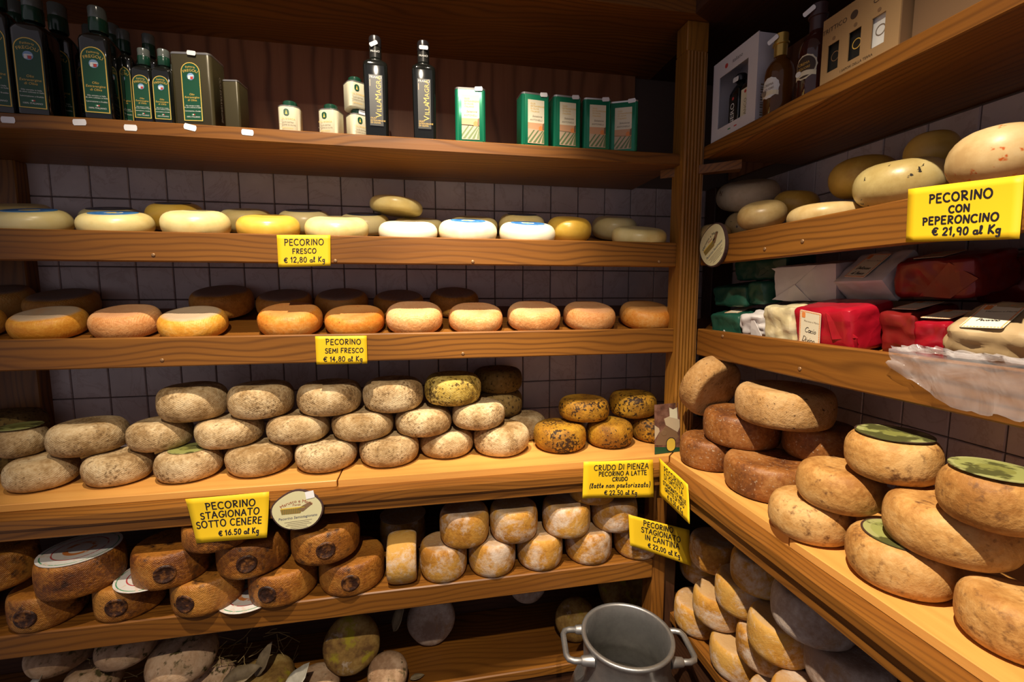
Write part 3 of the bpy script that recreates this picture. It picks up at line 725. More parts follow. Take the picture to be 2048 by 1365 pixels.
NAMES = dict(fresco_pale='fresh_pecorino', fresco_yellow='fresh_pecorino', fresco_white='fresh_pecorino', semi_yellow='semi_fresh_pecorino', semi_orange='semi_fresh_pecorino', semi_pink='semi_fresh_pecorino', semi_dark='semi_fresh_pecorino', cenere='ash_aged_pecorino', cenere_yellow='ash_aged_pecorino', cenere_dark='ash_aged_pecorino', crudo='raw_milk_pecorino', stamped='stamped_pecorino', barrel='barrel_pecorino', floury='floury_pecorino', brownwheel='cave_aged_pecorino', tanrough='cave_aged_pecorino', tan='tan_pecorino', spot='spotted_pecorino', spotyellow='yellow_pecorino', greyspot='spotted_pecorino', truffle='truffle_pecorino', chili='chilli_pecorino', rough='hay_aged_pecorino', mossy='hay_aged_pecorino')
CHEESES = [
 ('fresco_pale', (0.1209, -0.2449, 1.7922, 0.0743, 0.0577, 0.0288, 0.9, 0.25, 0.0), 'cream cheese wheel with blue label, ninth from the fluted post in fresh front row', 'fresh wheels, front row', {'lab': 'blue'}),
 ('fresco_pale', (0.2986, -0.2448, 1.7918, 0.078, 0.0568, 0.0284, 0.9, 0.25, 0.0), 'cream cheese wheel with blue label, eighth from the fluted post in fresh front row', 'fresh wheels, front row', {'lab': 'blue'}),
 ('fresco_pale', (0.4814, -0.2461, 1.7966, 0.0773, 0.0668, 0.0334, 0.9, 0.25, 0.0), 'plain glossy cream cheese wheel, seventh from the fluted post in fresh front row', 'fresh wheels, front row', {}),
 ('fresco_yellow', (0.6547, -0.2453, 1.7935, 0.0765, 0.0603, 0.0301, 0.9, 0.25, 0.0), 'bright yellow cheese wheel, sixth from the fluted post in fresh front row', 'fresh wheels, front row', {}),
 ('fresco_pale', (0.8282, -0.2453, 1.7938, 0.0824, 0.0609, 0.0305, 0.9, 0.25, 0.0), 'plain pale cream cheese wheel, fifth from the fluted post in fresh front row', 'fresh wheels, front row', {}),
 ('fresco_white', (1.0178, -0.2471, 1.7896, 0.0805, 0.0537, 0.0269, 0.9, 0.25, 0.0), 'plain white cheese wheel, fourth from the fluted post in fresh front row', 'fresh wheels, front row', {}),
 ('fresco_white', (1.1853, -0.2485, 1.7939, 0.0833, 0.0629, 0.0314, 0.9, 0.25, 0.0), 'white cheese wheel with blue label, third from the fluted post in fresh front row', 'fresh wheels, front row', {'lab': 'blue'}),
 ('fresco_white', (1.3597, -0.2483, 1.7927, 0.0827, 0.0603, 0.0302, 0.9, 0.25, 0.0), 'white cheese wheel with blue label, second from the fluted post in fresh front row', 'fresh wheels, front row', {'lab': 'blue'}),
 ('fresco_pale', (1.7137, -0.2486, 1.7905, 0.0831, 0.0562, 0.0281, 0.9, 0.25, 0.0), 'small pale yellow cheese wheel, first from the fluted post in fresh front row', 'fresh wheels, front row', {}),
 ('fresco_pale', (-0.0119, -0.0996, 1.8292, 0.0706, 0.0575, 0.0288, 0.9, 0.25, 0.0), 'shaded cream cheese wheel, eleventh from the fluted post in fresh back row', 'fresh wheels, back row', {}),
 ('fresco_pale', (0.2047, -0.0991, 1.8275, 0.0701, 0.0539, 0.0269, 0.9, 0.25, 0.0), 'shaded cream wheel with dark label, tenth from the fluted post in fresh back row', 'fresh wheels, back row', {'lab': 'navy'}),
 ('fresco_yellow', (0.3665, -0.1016, 1.8371, 0.0711, 0.0737, 0.0368, 0.9, 0.25, 0.0), 'shaded yellow wheel with dark label, ninth from the fluted post in fresh back row', 'fresh wheels, back row', {'lab': 'navy'}),
 ('fresco_pale', (0.5499, -0.1002, 1.8317, 0.0703, 0.0626, 0.0313, 0.9, 0.25, 0.0), 'shaded cream cheese wheel, eighth from the fluted post in fresh back row', 'fresh wheels, back row', {}),
 ('fresco_pale', (0.711, -0.1005, 1.8327, 0.0736, 0.0647, 0.0323, 0.9, 0.25, 0.0), 'shaded cream wheel with dark label, seventh from the fluted post in fresh back row', 'fresh wheels, back row', {'lab': 'navy'}),
 ('fresco_pale', (0.8829, -0.0998, 1.8301, 0.0744, 0.0594, 0.0297, 0.9, 0.25, 0.0), 'shaded cream wheel with dark label, sixth from the fluted post in fresh back row', 'fresh wheels, back row', {'lab': 'navy'}),
 ('fresco_pale', (1.0436, -0.0957, 1.8247, 0.0784, 0.0511, 0.0256, 0.9, 0.25, 0.0), 'shaded cream cheese wheel, fifth from the fluted post in fresh back row', 'fresh wheels, back row', {}),
 ('fresco_pale', (1.2168, -0.097, 1.8312, 0.0775, 0.0598, 0.0299, 0.9, 0.25, 0.0), 'shaded cream cheese wheel, fourth from the fluted post in fresh back row', 'fresh wheels, back row', {}),
 ('fresco_pale', (1.3745, -0.0985, 1.8377, 0.076, 0.0732, 0.0366, 0.9, 0.25, 0.0), 'shaded cream wheel with dark label, third from the fluted post in fresh back row', 'fresh wheels, back row', {'lab': 'navy'}),
 ('fresco_yellow', (1.5115, -0.1744, 1.819, 0.0708, 0.0747, 0.0374, 0.9, 0.25, 0.0), 'mustard yellow waxed cheese wheel, second from the fluted post in fresh back row', 'fresh wheels, back row', {}),
 ('fresco_pale', (1.6967, -0.0968, 1.8386, 0.0757, 0.0744, 0.0372, 0.9, 0.25, 0.0), 'tall pale yellow cheese wheel, first from the fluted post in fresh back row', 'fresh wheels, back row', {}),
 ('fresco_pale', (0.979, -0.1154, 1.883, 0.0786, 0.042, 0.021, 0.9, 0.0, 0.09), 'pale cream cheese wheel lying tilted on two others at the back of the fresh shelf', 'fresh wheels, back row', {}),
 ('semi_yellow', (-0.0333, -0.2315, 1.5465, 0.0548, 0.0649, 0.0292, 0.85, 0.27, 0.0), 'orange-rind cheese wheel, eleventh from the fluted post in semi-fresh front row', 'semi-fresh wheels, front row', {}),
 ('semi_yellow', (0.1227, -0.2307, 1.5438, 0.0767, 0.0592, 0.0266, 0.85, 0.27, 0.0), 'orange-rind cheese wheel with grey top, tenth from the fluted post in semi-fresh front row', 'semi-fresh wheels, front row', {}),
 ('semi_pink', (0.295, -0.2314, 1.5462, 0.0767, 0.0642, 0.0289, 0.85, 0.27, 0.0), 'rough pinkish-orange cheese wheel, ninth from the fluted post in semi-fresh front row', 'semi-fresh wheels, front row', {}),
 ('semi_yellow', (0.4574, -0.2447, 1.5408, 0.0787, 0.0608, 0.0274, 0.85, 0.27, 0.0), 'yellow-orange cheese wheel, eighth from the fluted post in semi-fresh front row', 'semi-fresh wheels, front row', {}),
 ('semi_orange', (0.6942, -0.2337, 1.5467, 0.082, 0.0665, 0.0299, 0.85, 0.27, 0.0), 'orange-rind cheese wheel, seventh from the fluted post in semi-fresh front row', 'semi-fresh wheels, front row', {}),
 ('semi_orange', (0.8635, -0.2313, 1.5425, 0.0819, 0.057, 0.0256, 0.85, 0.27, 0.0), 'orange-rind cheese wheel, sixth from the fluted post in semi-fresh front row', 'semi-fresh wheels, front row', {}),
 ('semi_pink', (1.0285, -0.2336, 1.5487, 0.081, 0.0701, 0.0316, 0.85, 0.27, 0.0), 'orange-rind cheese wheel, fifth from the fluted post in semi-fresh front row', 'semi-fresh wheels, front row', {}),
 ('semi_pink', (1.2066, -0.2334, 1.5456, 0.081, 0.0639, 0.0288, 0.85, 0.27, 0.0), 'orange-rind cheese wheel, fourth from the fluted post in semi-fresh front row', 'semi-fresh wheels, front row', {}),
 ('semi_pink', (1.3843, -0.2319, 1.5482, 0.0815, 0.0682, 0.0307, 0.85, 0.27, 0.0), 'orange-rind cheese wheel, third from the fluted post in semi-fresh front row', 'semi-fresh wheels, front row', {}),
 ('semi_pink', (1.5622, -0.2316, 1.5469, 0.081, 0.0657, 0.0296, 0.85, 0.27, 0.0), 'orange-rind cheese wheel, second from the fluted post in semi-fresh front row', 'semi-fresh wheels, front row', {}),
 ('semi_orange', (1.7536, -0.2317, 1.5471, 0.0825, 0.0661, 0.0298, 0.85, 0.27, 0.0), 'smooth deep orange cheese wheel, first from the fluted post in semi-fresh front row', 'semi-fresh wheels, front row', {}),
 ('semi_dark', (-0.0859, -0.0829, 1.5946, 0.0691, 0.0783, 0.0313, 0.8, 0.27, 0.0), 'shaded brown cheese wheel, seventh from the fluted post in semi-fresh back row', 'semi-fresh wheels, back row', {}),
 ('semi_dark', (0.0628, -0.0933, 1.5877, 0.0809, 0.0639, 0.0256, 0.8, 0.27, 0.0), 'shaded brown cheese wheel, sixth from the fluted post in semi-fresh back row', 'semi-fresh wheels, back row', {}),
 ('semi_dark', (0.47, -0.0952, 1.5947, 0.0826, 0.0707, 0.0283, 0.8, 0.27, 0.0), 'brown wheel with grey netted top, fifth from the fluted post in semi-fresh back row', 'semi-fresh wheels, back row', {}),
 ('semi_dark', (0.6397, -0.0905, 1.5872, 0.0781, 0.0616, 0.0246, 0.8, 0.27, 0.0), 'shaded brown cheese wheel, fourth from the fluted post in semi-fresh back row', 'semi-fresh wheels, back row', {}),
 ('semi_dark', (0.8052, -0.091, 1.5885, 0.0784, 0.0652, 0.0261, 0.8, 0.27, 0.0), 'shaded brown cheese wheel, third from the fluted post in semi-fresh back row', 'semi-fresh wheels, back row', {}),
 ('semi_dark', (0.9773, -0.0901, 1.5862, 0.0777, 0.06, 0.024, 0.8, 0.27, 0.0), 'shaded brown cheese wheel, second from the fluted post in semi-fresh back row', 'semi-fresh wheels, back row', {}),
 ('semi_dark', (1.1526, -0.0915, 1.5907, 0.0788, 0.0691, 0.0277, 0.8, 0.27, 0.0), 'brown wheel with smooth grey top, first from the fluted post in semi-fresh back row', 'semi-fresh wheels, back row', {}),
 ('cenere', (0.0998, -0.2686, 1.172, 0.0722, 0.074, 0.0333, 0.85, 0.0, 0.0), 'beige mould-flecked wheel, eighth from the fluted post in ash-aged bottom tier', 'ash-aged pile, bottom tier', {}),
 ('cenere', (0.2683, -0.2672, 1.172, 0.0745, 0.074, 0.0333, 0.85, 0.0, 0.0), 'beige mould-flecked wheel, seventh from the fluted post in ash-aged bottom tier', 'ash-aged pile, bottom tier', {}),
 ('cenere', (0.4358, -0.2724, 1.172, 0.0773, 0.074, 0.0333, 0.85, 0.0, 0.0), 'beige mould-flecked wheel with a leaf sliver, sixth from the fluted post in ash-aged bottom tier', 'ash-aged pile, bottom tier', {'lab': 'greens'}),
 ('cenere', (0.6038, -0.2609, 1.172, 0.083, 0.074, 0.0333, 0.85, 0.0, 0.0), 'beige mould-flecked wheel, fifth from the fluted post in ash-aged bottom tier', 'ash-aged pile, bottom tier', {}),
 ('cenere', (0.7783, -0.2682, 1.172, 0.0825, 0.074, 0.0333, 0.85, 0.0, 0.0), 'beige mould-flecked wheel, fourth from the fluted post in ash-aged bottom tier', 'ash-aged pile, bottom tier', {}),
 ('cenere', (0.9483, -0.2561, 1.172, 0.0848, 0.074, 0.0333, 0.85, 0.0, 0.0), 'beige mould-flecked wheel, third from the fluted post in ash-aged bottom tier', 'ash-aged pile, bottom tier', {}),
 ('cenere', (1.1156, -0.2224, 1.172, 0.0816, 0.074, 0.0333, 0.85, 0.0, 0.0), 'beige mould-flecked wheel, second from the fluted post in ash-aged bottom tier', 'ash-aged pile, bottom tier', {}),
 ('cenere', (1.2802, -0.239, 1.1775, 0.0853, 0.085, 0.0383, 0.85, 0.0, 0.0), 'pale round beige wheel, first from the fluted post in ash-aged bottom tier', 'ash-aged pile, bottom tier', {}),
 ('cenere', (0.0362, -0.235, 1.244, 0.0537, 0.074, 0.0333, 0.85, 0.0, 0.0), 'beige wheel topped by green leaf label, eighth from the fluted post in ash-aged middle tier', 'ash-aged pile, middle tier', {'lab': 'green'}),
 ('cenere', (0.1864, -0.235, 1.2478, 0.083, 0.08, 0.036, 0.85, 0.0, 0.0), 'beige mould-flecked wheel, seventh from the fluted post in ash-aged middle tier', 'ash-aged pile, middle tier', {}),
 ('cenere', (0.3536, -0.235, 1.2447, 0.0743, 0.074, 0.0333, 0.85, 0.0, 0.0), 'beige mould-flecked wheel, sixth from the fluted post in ash-aged middle tier', 'ash-aged pile, middle tier', {}),
 ('cenere', (0.5234, -0.235, 1.2445, 0.0836, 0.074, 0.0333, 0.85, 0.0, 0.0), 'beige mould-flecked wheel, fifth from the fluted post in ash-aged middle tier', 'ash-aged pile, middle tier', {}),
 ('cenere', (0.7019, -0.235, 1.2447, 0.0827, 0.074, 0.0333, 0.85, 0.0, 0.0), 'beige mould-flecked wheel, fourth from the fluted post in ash-aged middle tier', 'ash-aged pile, middle tier', {}),
 ('cenere', (0.8756, -0.235, 1.2445, 0.0864, 0.074, 0.0333, 0.85, 0.0, 0.0), 'beige mould-flecked wheel, third from the fluted post in ash-aged middle tier', 'ash-aged pile, middle tier', {}),
 ('cenere', (1.0477, -0.235, 1.2446, 0.0827, 0.074, 0.0333, 0.85, 0.0, 0.0), 'beige mould-flecked wheel, second from the fluted post in ash-aged middle tier', 'ash-aged pile, middle tier', {}),
 ('cenere', (1.2113, -0.2356, 1.2556, 0.0813, 0.074, 0.0333, 0.85, 0.0, 0.0), 'beige mould-flecked wheel, first from the fluted post in ash-aged middle tier', 'ash-aged pile, middle tier', {}),
 ('cenere', (0.4329, -0.225, 1.3261, 0.0817, 0.0916, 0.0385, 0.8, 0.0, 0.0), 'beige mould-flecked wheel, fifth from the fluted post in ash-aged top tier', 'ash-aged pile, top tier', {}),
 ('cenere', (0.6043, -0.225, 1.325, 0.0837, 0.0894, 0.0375, 0.8, 0.0, 0.0), 'beige mould-flecked wheel, fourth from the fluted post in ash-aged top tier', 'ash-aged pile, top tier', {}),
 ('cenere', (0.7863, -0.225, 1.3231, 0.0859, 0.0853, 0.0358, 0.8, 0.0, 0.0), 'beige mould-flecked wheel, third from the fluted post in ash-aged top tier', 'ash-aged pile, top tier', {}),
 ('cenere', (0.9623, -0.225, 1.3247, 0.0854, 0.0889, 0.0373, 0.8, 0.0, 0.0), 'cracked beige wheel, second from the fluted post in ash-aged top tier', 'ash-aged pile, top tier', {}),
 ('cenere_yellow', (1.1367, -0.225, 1.3347, 0.0845, 0.0868, 0.0364, 0.8, 0.0, 0.0), 'yellowish mould-flecked wheel, first from the fluted post in ash-aged top tier', 'ash-aged pile, top tier', {}),
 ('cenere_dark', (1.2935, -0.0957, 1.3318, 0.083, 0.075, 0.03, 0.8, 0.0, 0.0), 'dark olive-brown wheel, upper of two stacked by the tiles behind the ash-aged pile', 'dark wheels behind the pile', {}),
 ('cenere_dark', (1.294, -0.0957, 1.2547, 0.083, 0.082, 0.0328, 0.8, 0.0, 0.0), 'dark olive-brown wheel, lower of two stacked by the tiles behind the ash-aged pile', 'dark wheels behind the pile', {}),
 ('cenere', (1.3785, -0.1145, 1.175, 0.075, 0.08, 0.036, 0.85, 0.0, 0.0), 'greyish wheel half hidden behind the end of the ash-aged pile', 'dark wheels behind the pile', {}),
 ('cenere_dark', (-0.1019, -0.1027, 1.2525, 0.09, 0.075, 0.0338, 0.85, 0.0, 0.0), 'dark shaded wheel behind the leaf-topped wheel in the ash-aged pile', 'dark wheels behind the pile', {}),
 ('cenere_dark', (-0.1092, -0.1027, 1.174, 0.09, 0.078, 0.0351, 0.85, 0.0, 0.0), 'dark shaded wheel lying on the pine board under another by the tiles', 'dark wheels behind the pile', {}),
 ('crudo', (1.4675, -0.2425, 1.174, 0.0824, 0.078, 0.0328, 0.8, 0.0, 0.0), 'mustard wheel freckled black, lower tier, next to the pale ash-aged wheels', 'mustard freckled wheels', {}),
 ('crudo', (1.6331, -0.242, 1.174, 0.074, 0.078, 0.0328, 0.8, 0.0, 0.0), 'mustard brown wheel, middle of the lower mustard tier', 'mustard freckled wheels', {}),
 ('crudo', (1.8001, -0.2209, 1.173, 0.074, 0.076, 0.0319, 0.8, 0.0, 0.0), 'mustard wheel partly behind the cheese picture card', 'mustard freckled wheels', {}),
 ('crudo', (1.5557, -0.215, 1.2503, 0.0798, 0.0657, 0.0276, 0.8, 0.0, 0.0), 'bright mustard wheel bridging two lower mustard wheels', 'mustard freckled wheels', {}),
 ('crudo', (1.7367, -0.19, 1.2503, 0.0779, 0.0769, 0.0323, 0.8, 0.0, 0.0), 'bright mustard wheel beside the picture card, upper tier', 'mustard freckled wheels', {}),
 ('stamped', (-0.1357, -0.2764, 0.869, 0.1, 0.084, 0.0143, 0.62, 0.0, 0.0), 'shaded amber wheel, sixth from the fluted post in stamped bottom tier', 'stamped wheels, bottom tier', {}),
 ('stamped', (0.1335, -0.3374, 0.869, 0.0722, 0.084, 0.0143, 0.62, 0.0, 0.0), 'amber wheel with burnt stamp, fifth from the fluted post in stamped bottom tier', 'stamped wheels, bottom tier', {'stamp': -0.0}),
 ('stamped', (0.3096, -0.3342, 0.869, 0.0731, 0.084, 0.0143, 0.62, 0.0, 0.0), 'amber wheel with burnt stamp, fourth from the fluted post in stamped bottom tier', 'stamped wheels, bottom tier', {'stamp': 0.1}),
 ('stamped', (0.4912, -0.3429, 0.869, 0.0818, 0.084, 0.0143, 0.62, 0.0, 0.0), 'amber wheel with burnt stamp, third from the fluted post in stamped bottom tier', 'stamped wheels, bottom tier', {'stamp': -0.25}),
 ('stamped', (0.6723, -0.3401, 0.869, 0.085, 0.084, 0.0143, 0.62, 0.0, 0.0), 'amber wheel with burnt stamp, second from the fluted post in stamped bottom tier', 'stamped wheels, bottom tier', {'stamp': -0.2}),
 ('stamped', (0.8458, -0.33, 0.869, 0.0861, 0.084, 0.0143, 0.62, 0.0, 0.0), 'amber wheel with burnt stamp, first from the fluted post in stamped bottom tier', 'stamped wheels, bottom tier', {'stamp': 0.1}),
 ('stamped', (0.0464, -0.347, 0.9779, 0.0717, 0.086, 0.0146, 0.62, 0.0, 0.0), 'shaded amber wheel, fifth from the fluted post in stamped upper tier', 'stamped wheels, upper tier', {}),
 ('stamped', (0.2174, -0.347, 0.9527, 0.0844, 0.086, 0.0146, 0.62, 0.0, 0.0), 'amber wheel under round paper label, fourth from the fluted post in stamped upper tier', 'stamped wheels, upper tier', {'lab': 'paper'}),
 ('stamped', (0.417, -0.347, 0.9531, 0.0836, 0.086, 0.0146, 0.62, 0.0, 0.0), 'amber wheel with burnt stamp, third from the fluted post in stamped upper tier', 'stamped wheels, upper tier', {'stamp': 0.25}),
 ('stamped', (0.6055, -0.347, 0.9593, 0.0847, 0.086, 0.0146, 0.62, 0.0, 0.0), 'amber wheel with burnt stamp, second from the fluted post in stamped upper tier', 'stamped wheels, upper tier', {'stamp': 0.15}),
 ('stamped', (0.7847, -0.347, 0.9742, 0.0865, 0.086, 0.0146, 0.62, 0.0, 0.0), 'amber wheel with burnt stamp, first from the fluted post in stamped upper tier', 'stamped wheels, upper tier', {'stamp': 0.2}),
 ('stamped', (0.5417, -0.3649, 1.0305, 0.085, 0.055, 0.0121, 0.7, 0.0, 0.0), 'dark amber wheel behind sotto cenere sign', 'stamped wheels, upper tier', {}),
 ('barrel', (1.0961, -0.343, 0.874, 0.0669, 0.094, 0.0188, 0.7, 0.0, 0.0), 'floury ochre barrel cheese, fifth from the fluted post in barrel bottom tier', 'barrel cheeses, bottom tier', {}),
 ('barrel', (1.2357, -0.3438, 0.874, 0.0683, 0.094, 0.0188, 0.7, 0.0, 0.0), 'floury ochre barrel cheese, fourth from the fluted post in barrel bottom tier', 'barrel cheeses, bottom tier', {}),
 ('barrel', (1.3781, -0.341, 0.874, 0.0682, 0.094, 0.0188, 0.7, 0.0, 0.0), 'floury ochre barrel cheese, third from the fluted post in barrel bottom tier', 'barrel cheeses, bottom tier', {}),
 ('barrel', (1.5311, -0.3382, 0.874, 0.0711, 0.094, 0.0188, 0.7, 0.0, 0.0), 'floury ochre barrel cheese, second from the fluted post in barrel bottom tier', 'barrel cheeses, bottom tier', {}),
 ('barrel', (1.6831, -0.3449, 0.874, 0.0683, 0.094, 0.0188, 0.7, 0.0, 0.0), 'floury ochre barrel cheese, first from the fluted post in barrel bottom tier', 'barrel cheeses, bottom tier', {}),
 ('barrel', (1.1566, -0.346, 0.9685, 0.07, 0.092, 0.0184, 0.7, 0.0, 0.0), 'floury ochre barrel cheese, fourth from the fluted post in barrel upper tier', 'barrel cheeses, upper tier', {}),
 ('barrel', (1.299, -0.346, 0.9671, 0.0698, 0.092, 0.0184, 0.7, 0.0, 0.0), 'floury ochre barrel cheese, third from the fluted post in barrel upper tier', 'barrel cheeses, upper tier', {}),
 ('barrel', (1.458, -0.346, 0.9656, 0.0715, 0.092, 0.0184, 0.7, 0.0, 0.0), 'floury ochre barrel cheese, second from the fluted post in barrel upper tier', 'barrel cheeses, upper tier', {}),
 ('barrel', (1.6093, -0.346, 0.9658, 0.0686, 0.092, 0.0184, 0.7, 0.0, 0.0), 'floury ochre barrel cheese, first from the fluted post in barrel upper tier', 'barrel cheeses, upper tier', {}),
 ('barrel', (1.5397, -0.34, 1.0356, 0.0695, 0.05, 0.015, 0.7, 0.0, 0.0), 'floury ochre barrel cheese behind the crudo sign, topmost of its pile', 'barrel cheeses, upper tier', {}),
 ('barrel', (0.9762, -0.17, 0.9245, 0.0704, 0.001, 0.0002, 0.7, 0.0, 0.0), 'ochre barrel cheese with dark floury top behind the upright one', 'barrel cheeses, upper tier', {}),
 ('barrel', (0.9751, -0.17, 0.8745, 0.07, 0.095, 0.019, 0.7, 0.0, 0.0), 'ochre barrel cheese at the back under the dark topped one', 'barrel cheeses, bottom tier', {}),
 ('brownwheel', (1.8418, -0.4587, 1.176, 0.0783, 0.082, 0.023, 0.7, 0.0, 0.0), 'small brown floury wheel standing next to the picture card', 'brown wheels by the post', {}),
 ('brownwheel', (1.884, -0.6386, 1.176, 0.1029, 0.082, 0.023, 0.7, 0.0, 0.0), 'reddish brown wheel on the pine board under the rough tan one', 'brown wheels by the post', {}),
 ('brownwheel', (1.901, -0.5104, 1.2582, 0.0979, 0.085, 0.0238, 0.7, 0.0, 0.0), 'reddish brown wheel bridging two lower brown wheels', 'brown wheels by the post', {}),
 ('tanrough', (1.93, -0.6192, 1.3433, 0.1087, 0.0878, 0.0246, 0.7, 0.0, 0.0), 'large rough tan wheel on top of the brown wheels', 'brown wheels by the post', {}),
 ('brownwheel', (2.011, -0.6501, 1.2566, 0.0815, 0.082, 0.023, 0.7, 0.0, 0.0), 'dark brown wheel in shadow beneath the rough tan wheel', 'brown wheels by the post', {}),
 ('tanrough', (1.8658, -0.4143, 1.3505, 0.0912, 0.066, 0.0165, 0.7, 2.05, -0.55), 'tan wheel propped on edge in front of the fluted post', 'brown wheels by the post', {}),
 ('tan', (1.8162, -0.8311, 1.173, 0.0749, 0.076, 0.0289, 0.82, 0.0, 0.0), 'smooth tan wheel on the pine board beside the reddish brown wheel', 'tan wheels', {}),
 ('tan', (1.8384, -0.9892, 1.174, 0.0764, 0.078, 0.0296, 0.82, 0.0, 0.0), 'tan wheel on the pine board with a green label under another wheel', 'tan wheels', {'lab': 'green'}),
 ('tan', (1.8469, -1.1354, 1.173, 0.0625, 0.076, 0.0289, 0.82, 0.0, 0.0), 'tan wheel with dark blotches on the pine board farthest from the post', 'tan wheels', {}),
 ('tan', (1.8405, -0.8663, 1.2488, 0.0716, 0.078, 0.0296, 0.82, 0.0, 0.0), 'pale tan wheel without label in the second tier of tan wheels', 'tan wheels', {}),
 ('tan', (1.8703, -1.0321, 1.2517, 0.0838, 0.08, 0.0304, 0.82, 0.0, 0.0), 'creased tan wheel in the second tier of tan wheels', 'tan wheels', {}),
 ('tan', (1.8731, -0.933, 1.3294, 0.0697, 0.078, 0.0296, 0.82, 0.0, 0.0), 'tan wheel with green oval label nearest the brown wheels', 'tan wheels', {'lab': 'green'}),
 ('tan', (1.8464, -1.0957, 1.3294, 0.0589, 0.078, 0.0296, 0.82, 0.0, 0.0), 'tan wheel with green oval label farthest from the brown wheels', 'tan wheels', {'lab': 'green'}),
 ('barrel', (1.8645, -0.4745, 0.88, 0.069, 0.084, 0.0185, 0.7, 0.0, 0.0), 'grey topped floury barrel cheese standing highest beside the cantina sign', 'barrel cheeses under the worktop by the wall', {}),
 ('barrel', (1.907, -0.3603, 0.764, 0.069, 0.084, 0.0185, 0.7, 0.0, 0.0), 'barrel cheese in shadow behind the cantina sign', 'barrel cheeses under the worktop by the wall', {}),
 ('barrel', (1.8349, -0.4533, 0.678, 0.069, 0.084, 0.0185, 0.7, 0.0, 0.0), 'floury topped ochre barrel cheese lowest beside the corner upright', 'barrel cheeses under the worktop by the wall', {}),
 ('barrel', (1.8417, -0.5358, 0.764, 0.069, 0.084, 0.0185, 0.7, 0.0, 0.0), 'smooth ochre barrel cheese leaning on the lowest one by the corner upright', 'barrel cheeses under the worktop by the wall', {}),
 ('barrel', (1.8557, -0.6096, 0.85, 0.069, 0.084, 0.0185, 0.7, 0.0, 0.0), 'floury ochre barrel cheese in the third tier under the worktop', 'barrel cheeses under the worktop by the wall', {}),
 ('barrel', (1.8637, -0.6542, 0.9369, 0.069, 0.084, 0.0185, 0.7, 0.0, 0.0), 'plain ochre barrel cheese wedged directly under the worktop fascia', 'barrel cheeses under the worktop by the wall', {}),
 ('barrel', (1.8463, -0.6113, 0.678, 0.069, 0.084, 0.0185, 0.7, 0.0, 0.0), 'mouldy brown barrel cheese at the front edge of the low shelf', 'barrel cheeses under the worktop by the wall', {}),
 ('barrel', (1.8667, -0.6841, 0.7606, 0.069, 0.084, 0.0185, 0.7, 0.0, 0.0), 'ochre barrel cheese with floury rim in the second tier of low shelf', 'barrel cheeses under the worktop by the wall', {}),
 ('barrel', (1.8451, -0.7456, 0.8433, 0.069, 0.084, 0.0185, 0.7, 0.0, 0.0), 'tall ochre barrel cheese with white patches beside the big floury one', 'barrel cheeses under the worktop by the wall', {}),
 ('floury', (1.8492, -0.8211, 0.9584, 0.0787, 0.088, 0.022, 0.7, 0.0, 0.0), 'big white floury wheel under the worktop fascia', 'barrel cheeses under the worktop by the wall', {}),
 ('floury', (1.8773, -0.882, 0.8747, 0.074, 0.082, 0.0205, 0.7, 0.0, 0.0), 'big grey floury wheel below the big white one', 'barrel cheeses under the worktop by the wall', {}),
 ('barrel', (1.8314, -0.7739, 0.678, 0.069, 0.084, 0.0185, 0.7, 0.0, 0.0), 'ochre barrel cheese with its top just showing on the low shelf', 'barrel cheeses under the worktop by the wall', {}),
 ('barrel', (1.8176, -0.8539, 0.7607, 0.069, 0.084, 0.0185, 0.7, 0.0, 0.0), 'floury ochre barrel cheese below the big grey wheel', 'barrel cheeses under the worktop by the wall', {}),
 ('greyspot', (2.0264, -0.3238, 1.9132, 0.0871, 0.08, 0.04, 0.95, 0.25, -0.2), 'grey-beige cheese wheel leaning on others next to the fluted post', 'spotted cheeses on the right shelf', {}),
 ('spot', (2.0135, -0.3489, 1.8187, 0.0631, 0.07, 0.035, 0.95, 0.5, -0.2), 'cream cheese with black truffle spots leaning against the bright one', 'spotted cheeses on the right shelf', {}),
 ('spot', (1.93, -0.5073, 1.8202, 0.0578, 0.065, 0.0325, 0.95, 0.2, -0.3), 'bright cream cheese wheel leaning over the board edge', 'spotted cheeses on the right shelf', {}),
 ('spot', (1.9101, -0.3374, 1.7903, 0.0469, 0.06, 0.03, 0.95, 0.0, 0.0), 'cream cheese mostly hidden behind the wooden medallion', 'spotted cheeses on the right shelf', {}),
 ('spotyellow', (2.05, -0.4851, 1.8541, 0.0552, 0.075, 0.0375, 0.95, 0.2, 0.0), 'round yellow cheese between the bright cream wheel and the flat one', 'spotted cheeses on the right shelf', {}),
 ('spot', (1.9479, -0.6829, 1.7867, 0.0747, 0.05, 0.025, 0.95, 0.0, 0.0), 'flat cream cheese wheel with dimpled glossy side', 'spotted cheeses on the right shelf', {}),
 ('spotyellow', (2.08, -0.647, 1.8876, 0.0674, 0.09, 0.045, 0.95, 0.0, 0.0), 'tall yellow cheese standing at the back by the tiles', 'spotted cheeses on the right shelf', {}),
 ('truffle', (1.9921, -0.8089, 1.8324, 0.0768, 0.085, 0.0425, 0.95, 0.05, -0.1), 'big cream cheese wheel with black truffle specks', 'spotted cheeses on the right shelf', {}),
 ('spotyellow', (2.1, -0.7793, 1.9066, 0.0454, 0.08, 0.0318, 0.95, 0.0, 0.0), 'dull yellow cheese in shadow behind the speckled wheels', 'spotted cheeses on the right shelf', {}),
 ('chili', (1.98, -0.9761, 1.8329, 0.0659, 0.095, 0.0461, 0.95, 0.0, 0.0), 'big cream cheese wheel with red chilli flecks behind the peperoncino sign', 'spotted cheeses on the right shelf', {}),
 ('rough', (0.0964, -0.27, 0.681, 0.0729, 0.075, 0.036, 0.95, 0.0, 0.0), 'pinkish rough wheel with a mossy smear lying on hay', 'rough wheels among hay and leaves', {}),
